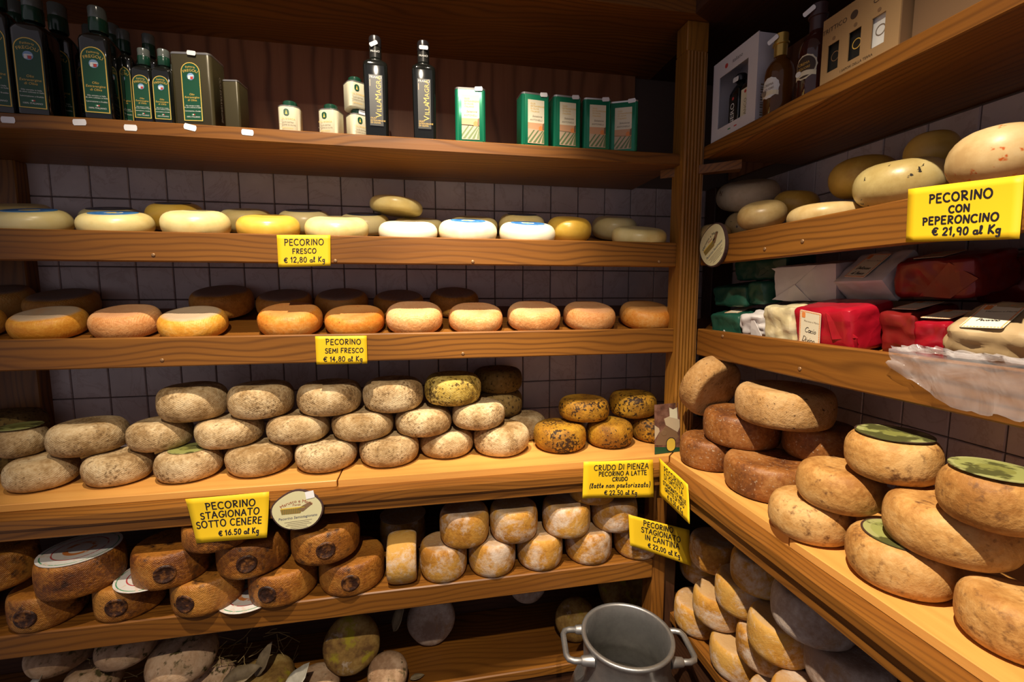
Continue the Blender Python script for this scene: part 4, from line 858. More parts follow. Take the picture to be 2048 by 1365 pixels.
 ('rough', (0.2488, -0.2715, 0.6743, 0.0697, 0.075, 0.036, 0.95, 0.0, 0.0), 'pinkish rough wheel tucked under the stamped wheel shelf amid hay', 'rough wheels among hay and leaves', {}),
 ('rough', (0.1686, -0.28, 0.5961, 0.0636, 0.075, 0.036, 0.95, 0.0, 0.0), 'beige rough wheel in the hay beneath two pinkish ones', 'rough wheels among hay and leaves', {}),
 ('rough', (0.3824, -0.2785, 0.6217, 0.0844, 0.1, 0.048, 0.95, 0.1, -0.15), 'wrinkled grey-beige wheel with straws stuck to it', 'rough wheels among hay and leaves', {}),
 ('rough', (0.455, -0.27, 0.5298, 0.0533, 0.07, 0.0336, 0.95, 0.5, 0.1), 'small grey-beige wheel with crossed straws on its face', 'rough wheels among hay and leaves', {}),
 ('rough', (0.7252, -0.2927, 0.4862, 0.067, 0.07, 0.0336, 0.95, 0.0, 0.0), 'pinkish grey wheel with black pits beneath the mossy upright one', 'rough wheels among hay and leaves', {}),
 ('mossy', (0.589, -0.28, 0.5172, 0.0754, 0.075, 0.036, 0.95, 0.0, 0.0), 'brownish mossy wheel lying under dry walnut leaves', 'rough wheels among hay and leaves', {}),
 ('mossy', (0.8224, -0.2554, 0.5746, 0.0809, 0.07, 0.0336, 0.95, 1.0, 0.12), 'yellow-green mossy wheel standing tilted on its edge', 'rough wheels among hay and leaves', {}),
 ('rough', (0.9275, -0.3018, 0.4991, 0.0585, 0.065, 0.0312, 0.95, 1.05, 0.3), 'pale pitted wheel standing on edge beside the mossy one', 'rough wheels among hay and leaves', {}),
 ('floury', (1.0567, -0.12, 0.5181, 0.0804, 0.06, 0.0288, 0.95, 1.25, 0.0), 'grey floury wheel standing on edge against the back planks', 'rough wheels among hay and leaves', {}),
 ('floury', (1.4059, -0.06, 0.5611, 0.0688, 0.05, 0.024, 0.95, 1.3, 0.0), 'grey floury wheel mostly hidden by the stamped wheel shelf', 'rough wheels among hay and leaves', {}),
 ('mossy', (1.5425, -0.2, 0.5068, 0.0692, 0.06, 0.0288, 0.95, 1.2, 0.1), 'brown mossy wheel standing behind the milk can handle', 'rough wheels among hay and leaves', {}),
 ('mossy', (1.77, -0.1, 0.5406, 0.105, 0.07, 0.0336, 0.95, 1.2, 0.0), 'dark brown wheel in shadow behind the milk can', 'rough wheels among hay and leaves', {}),
 ('barrel', (0.9826, -0.345, 0.8859, 0.0685, 0.0794, 0.0159, 0.7, 0.0, 1.5708), 'floury ochre barrel cheese standing upright on its edge beside the stamped wheels', 'barrel cheeses, bottom tier', {}),
]
for i, (kind, (cx, cy, cz, r, h, e, p, rx, ry), label, group, ex) in enumerate(CHEESES):
    amt = AMT.get(kind, .014); f = deform(i + 1, amt)
    me = cheese_mesh(kind, r, h, e, p, i + 1, amt)
    o = link(NAMES[kind], me, None, (cx, cy, cz), (rx, ry, 0)); tag(o, label, 'cheese', group)
    lab = ex.get('lab')
    if lab in ('blue', 'navy'): label_disc('label_' + lab, min(.05, r - e + .008), h, f, o)
    elif lab == 'green': label_disc('label_green', min(.056, r - .010), h, f, o, 'leaf_label', .002, 1.0)
    elif lab == 'greens': label_disc('label_green', .046, h, f, o, 'leaf_label', .002, 1.0)
    elif lab == 'paper': label_disc('label_paper', .079, h, f, o, 'paper_label', .0015)
    if 'stamp' in ex: stamp(-pi / 2 + ex['stamp'], r, h, e, p, f, o)

# ------------------------------------------------------------------ hand-written price signs
def sheet(name, corners, bend, nx=12, ny=8):
    """paper through four corners TL,TR,BR,BL, bent along its normal; returns mapping (metres from top-left, down) and the object"""
    TL, TR, BR, BL = [Vector(c) for c in corners]
    W = ((TR - TL).length + (BR - BL).length) / 2; H = ((BL - TL).length + (BR - TR).length) / 2
    nrm = (TR - TL).cross(TL - BL).normalized()          # towards the viewer
    if nrm.dot(Vector((1.06, -1.57, 1.62)) - TL) < 0: nrm = -nrm
    def S(u, v, l=0.0):
        p = (TL * (1 - u) + TR * u) * (1 - v) + (BL * (1 - u) + BR * u) * v
        return p + nrm * (bend(u, v) + l)
    mb = MB(); vs = []
    for l in (0.0, -.0006):
        for j in range(ny + 1):
            for i in range(nx + 1): vs.append(S(i / nx, j / ny, l))
    n1 = (nx + 1) * (ny + 1); fs = []
    q = lambda i, j, b: b * n1 + j * (nx + 1) + i
    for j in range(ny):
        for i in range(nx):
            fs.append((q(i, j, 0), q(i, j + 1, 0), q(i + 1, j + 1, 0), q(i + 1, j, 0)))
            fs.append((q(i, j, 1), q(i + 1, j, 1), q(i + 1, j + 1, 1), q(i, j + 1, 1)))
    for i in range(nx):
        fs.append((q(i, 0, 0), q(i + 1, 0, 0), q(i + 1, 0, 1), q(i, 0, 1))); fs.append((q(i, ny, 0), q(i, ny, 1), q(i + 1, ny, 1), q(i + 1, ny, 0)))
    for j in range(ny):
        fs.append((q(0, j, 0), q(0, j, 1), q(0, j + 1, 1), q(0, j + 1, 0))); fs.append((q(nx, j, 0), q(nx, j + 1, 0), q(nx, j + 1, 1), q(nx, j, 1)))
    o = MB().add(vs, fs).build(name, 'sign_paper', None, True)
    return o, (lambda a, b: S(a / W + .5, .5 - b / H, .0006)), W, H
def sign(corners, lines, label, bend, hw=.0011, seed=1):
    o, fm, W, H = sheet('price_sign', corners, bend)
    tag(o, label, 'sign', 'yellow handwritten price signs')
    rg = random.Random(seed); polys = []
    for t, x, z, h, *sl in lines:
        polys += hand(t, x * W, z * H, h * H * .93, rng=rg, slant=sl[0] if sl else .04, maxw=W * (.90 - 2 * abs(x)))
    ribbons(polys, hw, fm).build('lettering', 'marker_ink', o)
    return o
bz = lambda a, b, c: (lambda u, v: a * (v - .5) ** 2 + b * u * v + c * sin(u * 5 + v * 3))
sign([(.699, -.3335, 1.764), (.826, -.3335, 1.767), (.824, -.336, 1.689), (.700, -.337, 1.684)],
     [('PECORINO', 0, .18, .20), ('FRESCO', 0, -.08, .16), ('€ 12,80 al Kg', 0, -.36, .17)],
     'yellow handwritten sign reading pecorino fresco on the shelf edge', bz(.002, 0, .0006))
sign([(.778, -.3335, 1.508), (.906, -.3335, 1.507), (.906, -.337, 1.433), (.779, -.337, 1.434)],
     [('PECORINO', .04, .20, .20), ('SEMI FRESCO', .05, -.10, .17), ('€ 14,80 al Kg', .02, -.40, .18)],
     'yellow handwritten sign reading pecorino semi fresco on the shelf edge', bz(.002, 0, .0006), seed=2)
sign([(.500, -.436, 1.140), (.681, -.436, 1.142), (.676, -.446, 1.035), (.523, -.450, 1.036)],
     [('PECORINO', .02, .22, .16), ('STAGIONATO', .0, .02, .15), ('SOTTO CENERE', -.02, -.18, .155), ('€ 16.50 al Kg', .10, -.38, .12)],
     'yellow handwritten sign reading stagionato sotto cenere hanging from the pine shelf', bz(.012, .006, .001), .0014, 3)
sign([(1.477, -.4365, 1.159), (1.683, -.4365, 1.150), (1.686, -.440, 1.041), (1.473, -.442, 1.057)],
     [('CRUDO DI PIENZA', .04, .26, .155), ('PECORINO A LATTE', .06, .10, .12), ('CRUDO', .02, -.05, .11), ('(latte non pastorizzato)', .02, -.22, .14, .18), ('€ 22.50 al Kg', .03, -.42, .12)],
     'yellow handwritten sign reading crudo di Pienza hanging from the pine shelf', bz(.004, 0, .0012), .0012, 4)
sign([(1.706, -.430, 1.152), (1.705, -.576, 1.135), (1.695, -.615, 1.051), (1.697, -.456, 1.052)],
     [('PECORINO', .02, .24, .17), ('DI GROTTA', .0, .06, .15), ('STAGIONATO NELLE', .02, -.10, .10), ('GROTTE DI TUFO', .02, -.24, .10), ('€ 19.50 al Kg', .04, -.40, .11)],
     'yellow handwritten sign reading pecorino di grotta hanging at the corner', bz(.006, .004, .001), .0012, 5)
sign([(1.624, -.412, .982), (1.809, -.432, .925), (1.808, -.445, .824), (1.628, -.420, .891)],
     [('PECORINO', -.02, .28, .17), ('STAGIONATO', .02, .06, .17), ('IN CANTINA', .04, -.15, .17), ('€ 22,00 al Kg', .06, -.38, .14)],
     'yellow handwritten sign reading stagionato in cantina on the corner upright', bz(.010, 0, .002), .0014, 6)
sign([(1.8565, -.935, 1.789), (1.8565, -1.084, 1.775), (1.852, -1.091, 1.689), (1.851, -.943, 1.701)],
     [('PECORINO', .0, .20, .16), ('CON', .0, .0, .13), ('PEPERONCINO', .0, -.19, .14), ('€ 21,90 al Kg', .06, -.39, .14)],
     'yellow handwritten sign reading pecorino con peperoncino on the side shelf', bz(.004, 0, .001), .0013, 7)

# ------------------------------------------------------------------ oval wood-slice medallions
def medallion(loc, rot, a, b, seed, sub, label, tape=False):
    o = empty('wooden_medallion', loc, rot); tag(o, label, 'plaque', 'oval wood-slice plaques')
    rg = random.Random(seed); n = 40
    def ring(k): return [(a * k * cos(2 * pi * i / n) * (1 + .05 * sin(2 * 2 * pi * i / n + seed) + .03 * sin(3 * 2 * pi * i / n)), b * k * sin(2 * pi * i / n) * (1 + .04 * cos(3 * 2 * pi * i / n + seed))) for i in range(n)]
    MB().prism(ring(1.0), .0, .008, 1).build('bark_slice', 'bark', o)
    f = MB().prism(ring(.94), -.0012, .0, 1).build('printed_face', 'oval_paper', o)
    k = a / .055
    t = text_mesh([('Marusco e Maria', 0, .010 * k, .0105 * k, 'CENTER', 0, .06 * k)], 'red_ink' if tape else 'marker_ink', thick=.0016); link('lettering', t, f).location = (0, 0, .010 * k)
    link('lettering', text_mesh([('Pienza', 0, .013 * k, .007 * k)], 'red_ink', thick=.0016), f)
    link('lettering', text_mesh([('Pecorino ' + sub, 0, -.017 * k, .0085 * k)], 'blue_ink', thick=.0016, shear=.2), f)
    mb = MB()
    for i, w in enumerate((.03, .024, .028, .018, .02)):
        mb.box(-w * k, w * k, -.0016, -.0013, (-.024 - .004 * i) * k, (-.0232 - .004 * i) * k)
    mb.build('fine_print', 'grey_ink', f)
    # printed field landscape
    MB().prism([(-.034 * k, -.004 * k), (.006 * k, -.006 * k), (.016 * k, .006 * k), (-.036 * k, .008 * k)], -.0015, -.0012, 1).build('printed_field', 'field_brown', f)
    mb = MB()
    for i in range(9): mb.prism([((-.034 + .0048 * i) * k, -.004 * k), ((-.0328 + .0048 * i) * k, -.004 * k), ((-.0305 + .0048 * i) * k, .0075 * k), ((-.0317 + .0048 * i) * k, .0075 * k)], -.0018, -.0015, 1)
    mb.build('printed_furrow', 'field_olive', f)
    MB().prism([(.0 * k, .004 * k), (.012 * k, -.003 * k), (.034 * k, .012 * k), (.03 * k, .018 * k), (.014 * k, .012 * k)], -.0016, -.0012, 1).build('printed_tree', 'tree_dark', f)
    MB().prism([(-.036 * k, .008 * k), (.016 * k, .006 * k), (.02 * k, .009 * k), (-.034 * k, .0105 * k)], -.0016, -.0012, 1).build('printed_strip', 'field_yellow', f)
    if tape:
        MB().box(.026, .046, -.0022, -.0016, .024, .042).build('tape', 'sticker', o).rotation_euler = (0, -.1, 0)
    return o
medallion((.742, -.4375, 1.088), (-.06, -.06, 0), .058, .050, 2, 'Semistagionato', 'oval wood-slice plaque with taped corner beside the sotto cenere sign', True)
m1 = medallion((1.8505, -.421, 1.750), (.0, -.62, -pi / 2), .062, .058, 5, 'Semifresco', 'oval wood-slice plaque with bark rim hanging beside the fluted post')

# ------------------------------------------------------------------ picture card of cheese and walnuts
pc = MB().box(-.045, .045, -.0012, 0, 0, .150).build('picture_card', 'card_print', None); pc.location = (1.772, -.358, 1.1362); pc.rotation_euler = (-.06, 0, .12)
tag(pc, 'small glossy picture card of cheese and walnuts leaning at the corner', 'card')
def flat(pts, y0, y1, name, mat, parent): return MB().prism(pts, y0, y1, 1).build(name, mat, parent)
flat([(-.006, .085), (.036, .060), (.046 - .002, .075), (.043, .098), (.010, .112), (-.012, .105)], -.0018, -.0012, 'printed_cheese', 'print_cheese', pc)
flat([(.008, .108), (.036, .100), (.034, .136), (.020, .131), (.006, .138)], -.0021, -.0018, 'printed_cheese', 'tin_cream', pc)
flat([(-.045, .045), (-.028, .068), (-.030, .078), (-.045, .088)], -.0018, -.0012, 'printed_cheese', 'print_cheese', pc)
flat([(-.045, .028), (.012, .022), (.040, .045), (.034, .060), (-.006, .082), (-.030, .060)], -.0016, -.0012, 'printed_board', 'kraft_dark', pc)
flat([(-.045, .0), (.045, .0), (.045, .012), (-.045, .022)], -.0016, -.0012, 'printed_cloth', 'green_label', pc)
flat(rrect(.009, .008, .0078, 5, -.012, .062), -.0022, -.0016, 'printed_walnut', 'tree_dark', pc)
em = flat(rrect(.0175, .022, .0170, 6, .012, .024), -.0020, -.0014, 'printed_emblem', 'marker_ink', pc)
flat(rrect(.0150, .0195, .0148, 6, .012, .024), -.0023, -.0020, 'emblem_face', 'field_yellow', em)

# ------------------------------------------------------------------ oil bottles and tins on the top shelf
def price_sticker(parent, loc, rot=(0, 0, 0), w=.013, h=.0055, name='price_sticker'):
    me = MB().prism([(-w, -h * .45), (-w * .85, -h), (w * .85, -h), (w, -h * .45), (w, h * .45), (w * .85, h), (-w * .85, h), (-w, h * .45)], -.0006, 0, 1).mesh(name, 'sticker')
    return link(name, me, parent, loc, rot)
def arch_poly(hw, z0, z1, n=12):
    return [(-hw, z0), (hw, z0), (hw, z1 - hw)] + [(hw * cos(pi * k / n), z1 - hw + hw * sin(pi * k / n)) for k in range(1, n)] + [(-hw, z1 - hw)]
def fregoli_label(parent, y, hw, z0, z1):
    """arched green label with gold border, crest and lettering, facing -Y"""
    b = MB().prism(arch_poly(hw, z0, z1), y - .0006, y, 1).build('label', 'green_label', parent)
    gold = MB(); out_p = arch_poly(hw * .96, z0 + hw * .05, z1 - hw * .04); in_p = arch_poly(hw * .88, z0 + hw * .12, z1 - hw * .12)
    n = len(out_p); vs = [(p[0], y - .0009, p[1]) for p in out_p] + [(p[0], y - .0009, p[1]) for p in in_p]
    gold.add(vs, [(i, (i + 1) % n, n + (i + 1) % n, n + i) for i in range(n)]).build('gold_border', 'gold_print', b)
    H = z1 - z0; s = hw
    t = text_mesh([('Fattoria', 0, z1 - .58 * s, s * .30, 'CENTER', 0, s * 1.3), ('Olio', 0, z0 + H * .44, s * .30), ('Extravergine', 0, z0 + H * .44 - s * .30, s * .30), ('di Oliva', 0, z0 + H * .44 - s * .60, s * .30)], 'gold_print', thick=-y + .0009, shear=.15)
    link('lettering', t, b)
    link('lettering', text_mesh([('FREGOLI', 0, z1 - .98 * s, s * .38, 'CENTER', 0, s * 1.5)], 'gold_print', thick=-y + .0009), b)
    w = text_mesh([('Olio estratto in Italia', 0, z0 + H * .255, s * .17), ('da olive coltivate in Italia', 0, z0 + H * .255 - s * .18, s * .17), ('Lavorazione a freddo', 0, z0 + H * .165, s * .19), ('100% ITALIANO', 0, z0 + H * .065, s * .20)], 'white_print', thick=-y + .0009)
    link('lettering', w, b)
    cz = z1 - 1.50 * s; r = s * .36
    MB().prism(rrect(r, r, r * .95, 5, 0, cz), y - .0009, y - .0006, 1).build('crest', 'crest_blue', b)
    MB().prism([(-r * .9, cz - r * .05), (r * .9, cz + r * .05), (r * .8, cz + r * .3), (-r * .6, cz + r * .3)], y - .0012, y - .0009, 1).build('crest', 'crest_white', b)
    MB().prism(rrect(r * .34, r * .36, r * .1, 3, r * .3, cz - r * .4), y - .0012, y - .0009, 1).build('crest', 'crest_red', b)
    MB().prism(rrect(r * .30, r * .36, r * .1, 3, -r * .45, cz - r * .4), y - .0012, y - .0009, 1).build('crest', 'crest_white', b)
    q = s * .10
    for k, mt in enumerate(('flag_green', 'crest_white', 'crest_red')):
        MB().box((k - 1.5) * q * 1.2, (k - .5) * q * 1.2, y - .0009, y - .0006, z0 + H * .105, z0 + H * .105 + q * 1.2).build('flag_mark', mt, b)
def fregoli_bottle(h, w):
    o = empty('oil_bottle'); hw = w / 2
    MB().loft([(0, hw * .93, hw * .93, hw * .3), (.004, hw, hw, hw * .3), (h * .68, hw * 1.02, hw * 1.02, hw * .32), (h * .715, hw * .98, hw * .98, hw * .45), (h * .745, hw * .80, hw * .80, hw * .6), (h * .762, hw * .56, hw * .56, hw * .56), (h * .79, hw * .50, hw * .50, hw * .5)]).build('glass_body', 'dark_glass', o, True)
    MB().lathe([(hw * .56, h * .785), (hw * .60, h * .795), (hw * .60, h * .895), (hw * .58, h * .90)], 24).build('cap_sleeve', 'green_cap', o, True, 40)
    MB().lathe([(hw * .58, h * .90), (hw * .58, h * .99), (hw * .53, h), (hw * .2, h)], 24).build('cap', 'clear_cap', o, True, 40)
    fregoli_label(o, -hw * 1.02 - .0004, hw * .84, h * .05, h * .62)
    return o
FB = {}
def place_fregoli(h, w, x, y, rz, label):
    k = (h, w)
    if k not in FB: FB[k] = fregoli_bottle(h, w); o = FB[k]
    else: o = copy_tree(FB[k])
    o.location = (x, y, 2.0202); o.rotation_euler = (0, 0, rz); tag(o, label, 'bottle', 'dark oil bottles with green arched labels'); return o
place_fregoli(.300, .062, .128, -.292, .18, 'tall dark oil bottle with green arched label, fifth from the olive tin in front row')
place_fregoli(.268, .062, .198, -.292, .12, 'dark oil bottle with green arched label, fourth from the olive tin in front row')
place_fregoli(.256, .060, .326, -.292, .06, 'dark oil bottle with green arched label, third from the olive tin in front row')
place_fregoli(.172, .042, .418, -.298, .02, 'small dark oil bottle, second from the olive tin in front row')
place_fregoli(.174, .042, .460, -.298, .0, 'small dark oil bottle standing next to the olive tin')
place_fregoli(.300, .062, .100, -.20, .3, 'tall dark oil bottle behind the tallest one of the front row')
place_fregoli(.300, .062, .190, -.205, .25, 'tall dark oil bottle in the middle row by the tall front bottle')
place_fregoli(.300, .062, .205, -.115, .2, 'tall dark oil bottle at the back panel with its label mostly hidden')
place_fregoli(.268, .062, .300, -.20, .1, 'dark oil bottle directly behind the third front bottle')
place_fregoli(.240, .046, .344, -.235, .1, 'slim dark oil bottle in shadow between two rows')
place_fregoli(.240, .046, .394, -.225, .05, 'slim dark oil bottle behind the small ones with gold label edge')
place_fregoli(.172, .042, .450, -.225, 0, 'small dark oil bottle behind the two small front ones')
# olive-green square tin with the same label
o = empty('oil_tin', (.527, -.283, 2.0202), (0, 0, -.10)); tag(o, 'olive green oil tin with arched green label beside the small bottles', 'tin')
MB().loft([(0, .044, .032, .010), (.003, .046, .034, .010), (.162, .046, .034, .010), (.165, .045, .033, .010)]).build('tin_body', 'olive_tin', o, True, 40)
MB().loft([(.163, .0462, .0342, .010), (.1665, .0466, .0346, .010), (.168, .0455, .0335, .010)]).build('rim', 'tin_metal', o, True, 40)
fregoli_label(o, -.0344, .022, .010, .145)
link('lettering', text_mesh([('OLIO EXTRAVERGINE', 0, 0, .011, 'CENTER')], 'grey_ink'), o, (.0465, 0, .075), (0, pi / 2, pi / 2))
price_sticker(o, (.006, -.0365, .1645), (0, .1, 0), .010, .005)
o = empty('oil_tin', (.608, -.285, 2.0202), (0, 0, -.12)); tag(o, 'small dark oil tin in shadow behind the olive green tin', 'tin')
MB().loft([(0, .018, .024, .006), (.003, .019, .025, .006), (.110, .019, .025, .006), (.113, .018, .024, .006)]).build('tin_body', 'olive_tin', o, True, 40)
MB().loft([(.112, .0192, .0252, .006), (.115, .0195, .0255, .006), (.116, .018, .024, .006)]).build('rim', 'tin_metal', o, True, 40)

def magra_bottle():
    o = empty('oil_bottle'); h, hw = .254, .0305
    MB().loft([(0, hw * .9, hw * .9, .008), (.004, hw * .94, hw * .94, .008), (h * .68, hw, hw, .010), (h * .725, hw * .97, hw * .97, .014), (h * .755, hw * .78, hw * .78, .018), (h * .768, hw * .52, hw * .52, hw * .52), (h * .80, hw * .47, hw * .47, hw * .47)]).build('glass_body', 'dark_glass', o, True)
    c = MB().lathe([(hw * .49, h * .79), (hw * .50, h * .93)], 24).build('neck_sleeve', 'black_label', o, True, 40)
    link('lettering', text_mesh([('FRANCI', 0, h * .835, .0065)], 'white_print', thick=hw * .51), c)
    MB().lathe([(hw * .51, h * .90), (hw * .51, h * .985), (hw * .46, h), (hw * .2, h)], 24).build('cap', 'black_cap', o, True, 40)
    y = -hw * 1.0 - .0003
    lb = MB().box(-.0165, .0165, y - .0006, y, .026, .150).build('label', 'black_label', o)
    link('lettering', text_mesh([('FRANCI', 0, .1415, .0085)], 'white_print', thick=-y + .0009), lb)
    link('lettering', text_mesh([('V', .0125, .046, .021, 'LEFT', pi / 2), ('ILLA', .0125, .0600, .0165, 'LEFT', pi / 2), ('M', .0125, .0885, .021, 'LEFT', pi / 2), ('AGRA', .0125, .1045, .0165, 'LEFT', pi / 2)], 'gold_print', thick=-y + .0009), lb)
    link('lettering', text_mesh([('OLIO', -.015, .0425, .006, 'LEFT'), ('EXTRAVERGINE', -.015, .037, .0052, 'LEFT'), ('DI OLIVA', -.015, .0315, .006, 'LEFT')], 'gold_print', thick=-y + .0009), lb)
    MB().box(-.0148, -.0132, y - .0009, y - .0006, .122, .138).build('label_bar', 'earth_pink', lb)
    return o
mg = magra_bottle(); mg.location = (.947, -.290, 2.0202); mg.rotation_euler = (0, 0, .04)
m2 = copy_tree(mg); m2.location = (1.069, -.290, 2.0202); m2.rotation_euler = (0, 0, .0)
tag(mg, 'black square oil bottle with gold vertical lettering next to the cream tins', 'bottle', 'black bottles with gold vertical lettering')
tag(m2, 'black square oil bottle with gold vertical lettering next to the lone green tin', 'bottle', 'black bottles with gold vertical lettering')
price_sticker(mg, (-.003, -.0165, .232), (0, -.5, 0), .0105, .005)
price_sticker(m2, (.001, -.0165, .234), (0, 0, 0), .0115, .005)

def cream_tin(hz=.062):
    o = empty('cream_tin')
    MB().loft([(0, .025, .025, .016), (.002, .0265, .0265, .017), (hz, .0265, .0265, .017)], 7).build('tin_body', 'tin_cream', o, True, 40)
    MB().loft([(hz, .0268, .0268, .017), (hz + .0018, .0270, .0270, .017), (hz + .004, .0245, .0245, .017), (hz + .0045, .018, .018, .018)], 7).build('rim', 'tin_metal', o, True, 40)
    MB().lathe([(.0165, hz + .003), (.0170, hz + .005), (.0170, hz + .0165), (.0150, hz + .0185), (.004, hz + .0185)], 24).build('screw_cap', 'green_cap', o, True, 40)
    y = -.0266
    e = MB().prism(rrect(.0062, .0082, .0060, 6, -.006, hz - .014), y - .0008, y, 1).build('emblem', 'green_label', o)
    MB().prism([(-.0085, hz - .019), (-.0035, hz - .019), (-.006, hz - .009)], y - .0011, y - .0008, 1).build('emblem_mark', 'gold_print', e)
    link('lettering', text_mesh([("COL D'ORCIA", -.004, hz - .0315, .0056)], 'gold_print', thick=-y + .0004), o)
    link('lettering', text_mesh([('OLIO EXTRA', -.004, hz - .0395, .0048), ('VERGINE DI OLIVA', -.004, hz - .0455, .0044)], 'grey_ink', thick=-y + .0004), o)
    link('lettering', text_mesh([('BIOLOGICO', -.004, hz - .0535, .0044)], 'gold_print', thick=-y + .0004), o)
    return o
ct = cream_tin()
for k, (x, y, z, rz, lab) in enumerate([(.733, -.285, 2.0202, .12, 'cream tin with green screw cap standing alone nearest the dark oil tins'), (.831, -.283, 2.0202, -.25, 'cream tin with green screw cap standing alone beside the stacked pair'),
                                    (.894, -.262, 2.0202, .55, 'cream tin with green screw cap, lower one of the stacked pair'), (.890, -.262, 2.1010, .5, 'cream tin with green screw cap, upper one of the stacked pair')]):
    c = ct if k == 0 else copy_tree(ct); c.location = (x, y, z); c.rotation_euler = (0, 0, rz); tag(c, lab, 'tin', 'small cream oil tins')
    if k == 2: price_sticker(c, (.004, -.0185, .072), (0, 0, 0), .009, .006)

def green_tin():
    o = empty('green_oil_tin'); h = .140
    MB().loft([(0, .038, .026, .009), (.003, .0405, .028, .010), (h - .004, .0405, .028, .010), (h - .002, .039, .0265, .010)]).build('tin_body', 'green_tin', o, True, 40)
    MB().loft([(h - .004, .0407, .0282, .010), (h, .0410, .0285, .010), (h + .0012, .0395, .027, .010)]).build('rim', 'tin_metal', o, True, 40)
    for sx in (-1, 1):
        MB().box(sx * .0335 - .0012, sx * .0335 + .0012, -.0292, -.027, .004, h - .006, .0006).build('pressed_rib', 'green_tin', o)
    y = -.0283; L = MB().box(-.0235, .0235, y - .0005, y, .008, .122).build('label', 'cream_paper', o)
    yy = (y - .0009, y - .0005)
    MB().prism([(-.0235, .044), (.0235, .042), (.0235, .062), (-.0235, .062)], *yy, 1).build('printed_sky', 'sunset', L)
    MB().prism([(-.0235, .008), (.0235, .008), (.0235, .044), (-.0235, .046)], *yy, 1).build('printed_ground', 'earth_pink', L)
    mb = MB()
    for k in range(5):
        a = -.034 + .0125 * k
        mb.prism([(max(-.0235, a), .010 + max(0, -.0235 - a) * 1.1), (max(-.0235, a + .007), .010 + max(0, -.0235 - a - .007) * 1.1), (min(.0235, a + .030), .043), (min(.0225, a + .0265), .043)], y - .0012, y - .0009, 1)
    mb.build('printed_vine', 'vine_green', L)
    MB().prism([(.008, .043), (.020, .043), (.020, .052), (.014, .056), (.008, .052)], y - .0012, y - .0009, 1).build('printed_house', 'orange_print', L)
    MB().prism([(.018, .045), (.0235, .045), (.0235, .064), (.019, .060)], y - .0013, y - .0009, 1).build('printed_tree', 'tree_dark', L)
    link('lettering', text_mesh([('OLIO', -.016, .110, .0058, 'LEFT'), ('EXTRAVERGINE', -.016, .1035, .0056, 'LEFT'), ('DI OLIVA', -.016, .097, .0058, 'LEFT'), ('ITALIANO', -.016, .090, .0056, 'LEFT')], 'gold_print', thick=-y + .0008), L)
    link('lettering', text_mesh([('Selezione', .003, .077, .0075)], 'grey_ink', thick=-y + .0008, shear=.3), L)
    link('lettering', text_mesh([('ANTONELLI', 0, .0675, .0066)], 'grey_ink', thick=-y + .0008, shear=.2), L)
    price_sticker(o, (.022, -.0290, h - .002), (0, -.08, 0), .0105, .0055)
    return o
gt = green_tin()
for k, (x, rz, lab) in enumerate([(1.191, -.06, 'green oil tin standing alone beside the black bottles'), (1.366, .10, 'green oil tin with vineyard label, fourth from the fluted post'), (1.458, .05, 'green oil tin with vineyard label, third from the fluted post'),
                                  (1.548, -.04, 'green oil tin with vineyard label, second from the fluted post'), (1.636, -.42, 'green oil tin turned sideways, nearest the fluted post')]):
    c = gt if k == 0 else copy_tree(gt); c.location = (x, -.288, 2.0202); c.rotation_euler = (0, 0, rz); tag(c, lab, 'tin', 'green oil tins with vineyard labels')
# price stickers along the shelf edge
sb = [c for c in ub.children if c.name.startswith('shelf_board')][0]
for x, z, a in ((.155, 2.0045, 0), (.293, 2.0085, -.06), (.395, 2.003, 0), (.52, 2.012, .2), (.645, 2.008, .05)):
    price_sticker(sb, (x, -.3302, z), (0, a, 0), .0135, .0068)

# ------------------------------------------------------------------ bottles and gift boxes on the right top shelf
ZR = 2.0382
def rz90(name, x, y, z, extra=0): return empty(name, (x, y, z), (0, 0, -pi / 2 + extra))
# white gift box with a window (local X = along the shelf towards the room, -Y = front)
o = rz90('gift_box', 1.915, -.447, ZR, 0); tag(o, 'white cardboard gift box with a cut-out window showing bottles', 'box')
w, d, h = .088, .040, .215
MB().box(-w, w, d - .002, d, 0, h).build('back_panel', 'white_card', o)
for s in (-1, 1): MB().box(s * w - (.002 if s > 0 else 0), s * w + (0 if s > 0 else .002), -d, d, 0, h).build('side_panel', 'white_card', o)
MB().box(-w, w, -d, d, h - .002, h).build('top_panel', 'white_card', o)
MB().box(-w, w, -d, d, 0, .002).build('bottom_panel', 'white_card', o)
fr = MB()
for a, b, c, e in ((-w, w, 0, .034), (-w, w, .170, h), (-w, -w + .028, .034, .170), (w - .034, w, .034, .170)): fr.box(a, b, -d - .002, -d, c, e)
fr.build('window_front', 'white_card', o)
link('lettering', text_mesh([('italiano', .012, .186, .014)], 'marker_ink', thick=d + .0022), o)
MB().prism(rrect(.006, .006, .0058, 5, -.032, .190), -d - .0026, -d - .002, 1).build('red_dot', 'crest_red', o)
MB().box(-.015, -.005, -d - .0026, -d - .002, .018, .021).build('flag_mark', 'flag_green', o); MB().box(.010, .020, -d - .0026, -d - .002, .018, .021).build('flag_mark', 'crest_red', o)
mb = MB()
for k in range(14): mb.box(w, w + .0003, -d + .010, -d + .022, .012 + .006 * k, .012 + .006 * k + (.0035 if k % 3 else .0018))
mb.build('barcode', 'grey_ink', o)
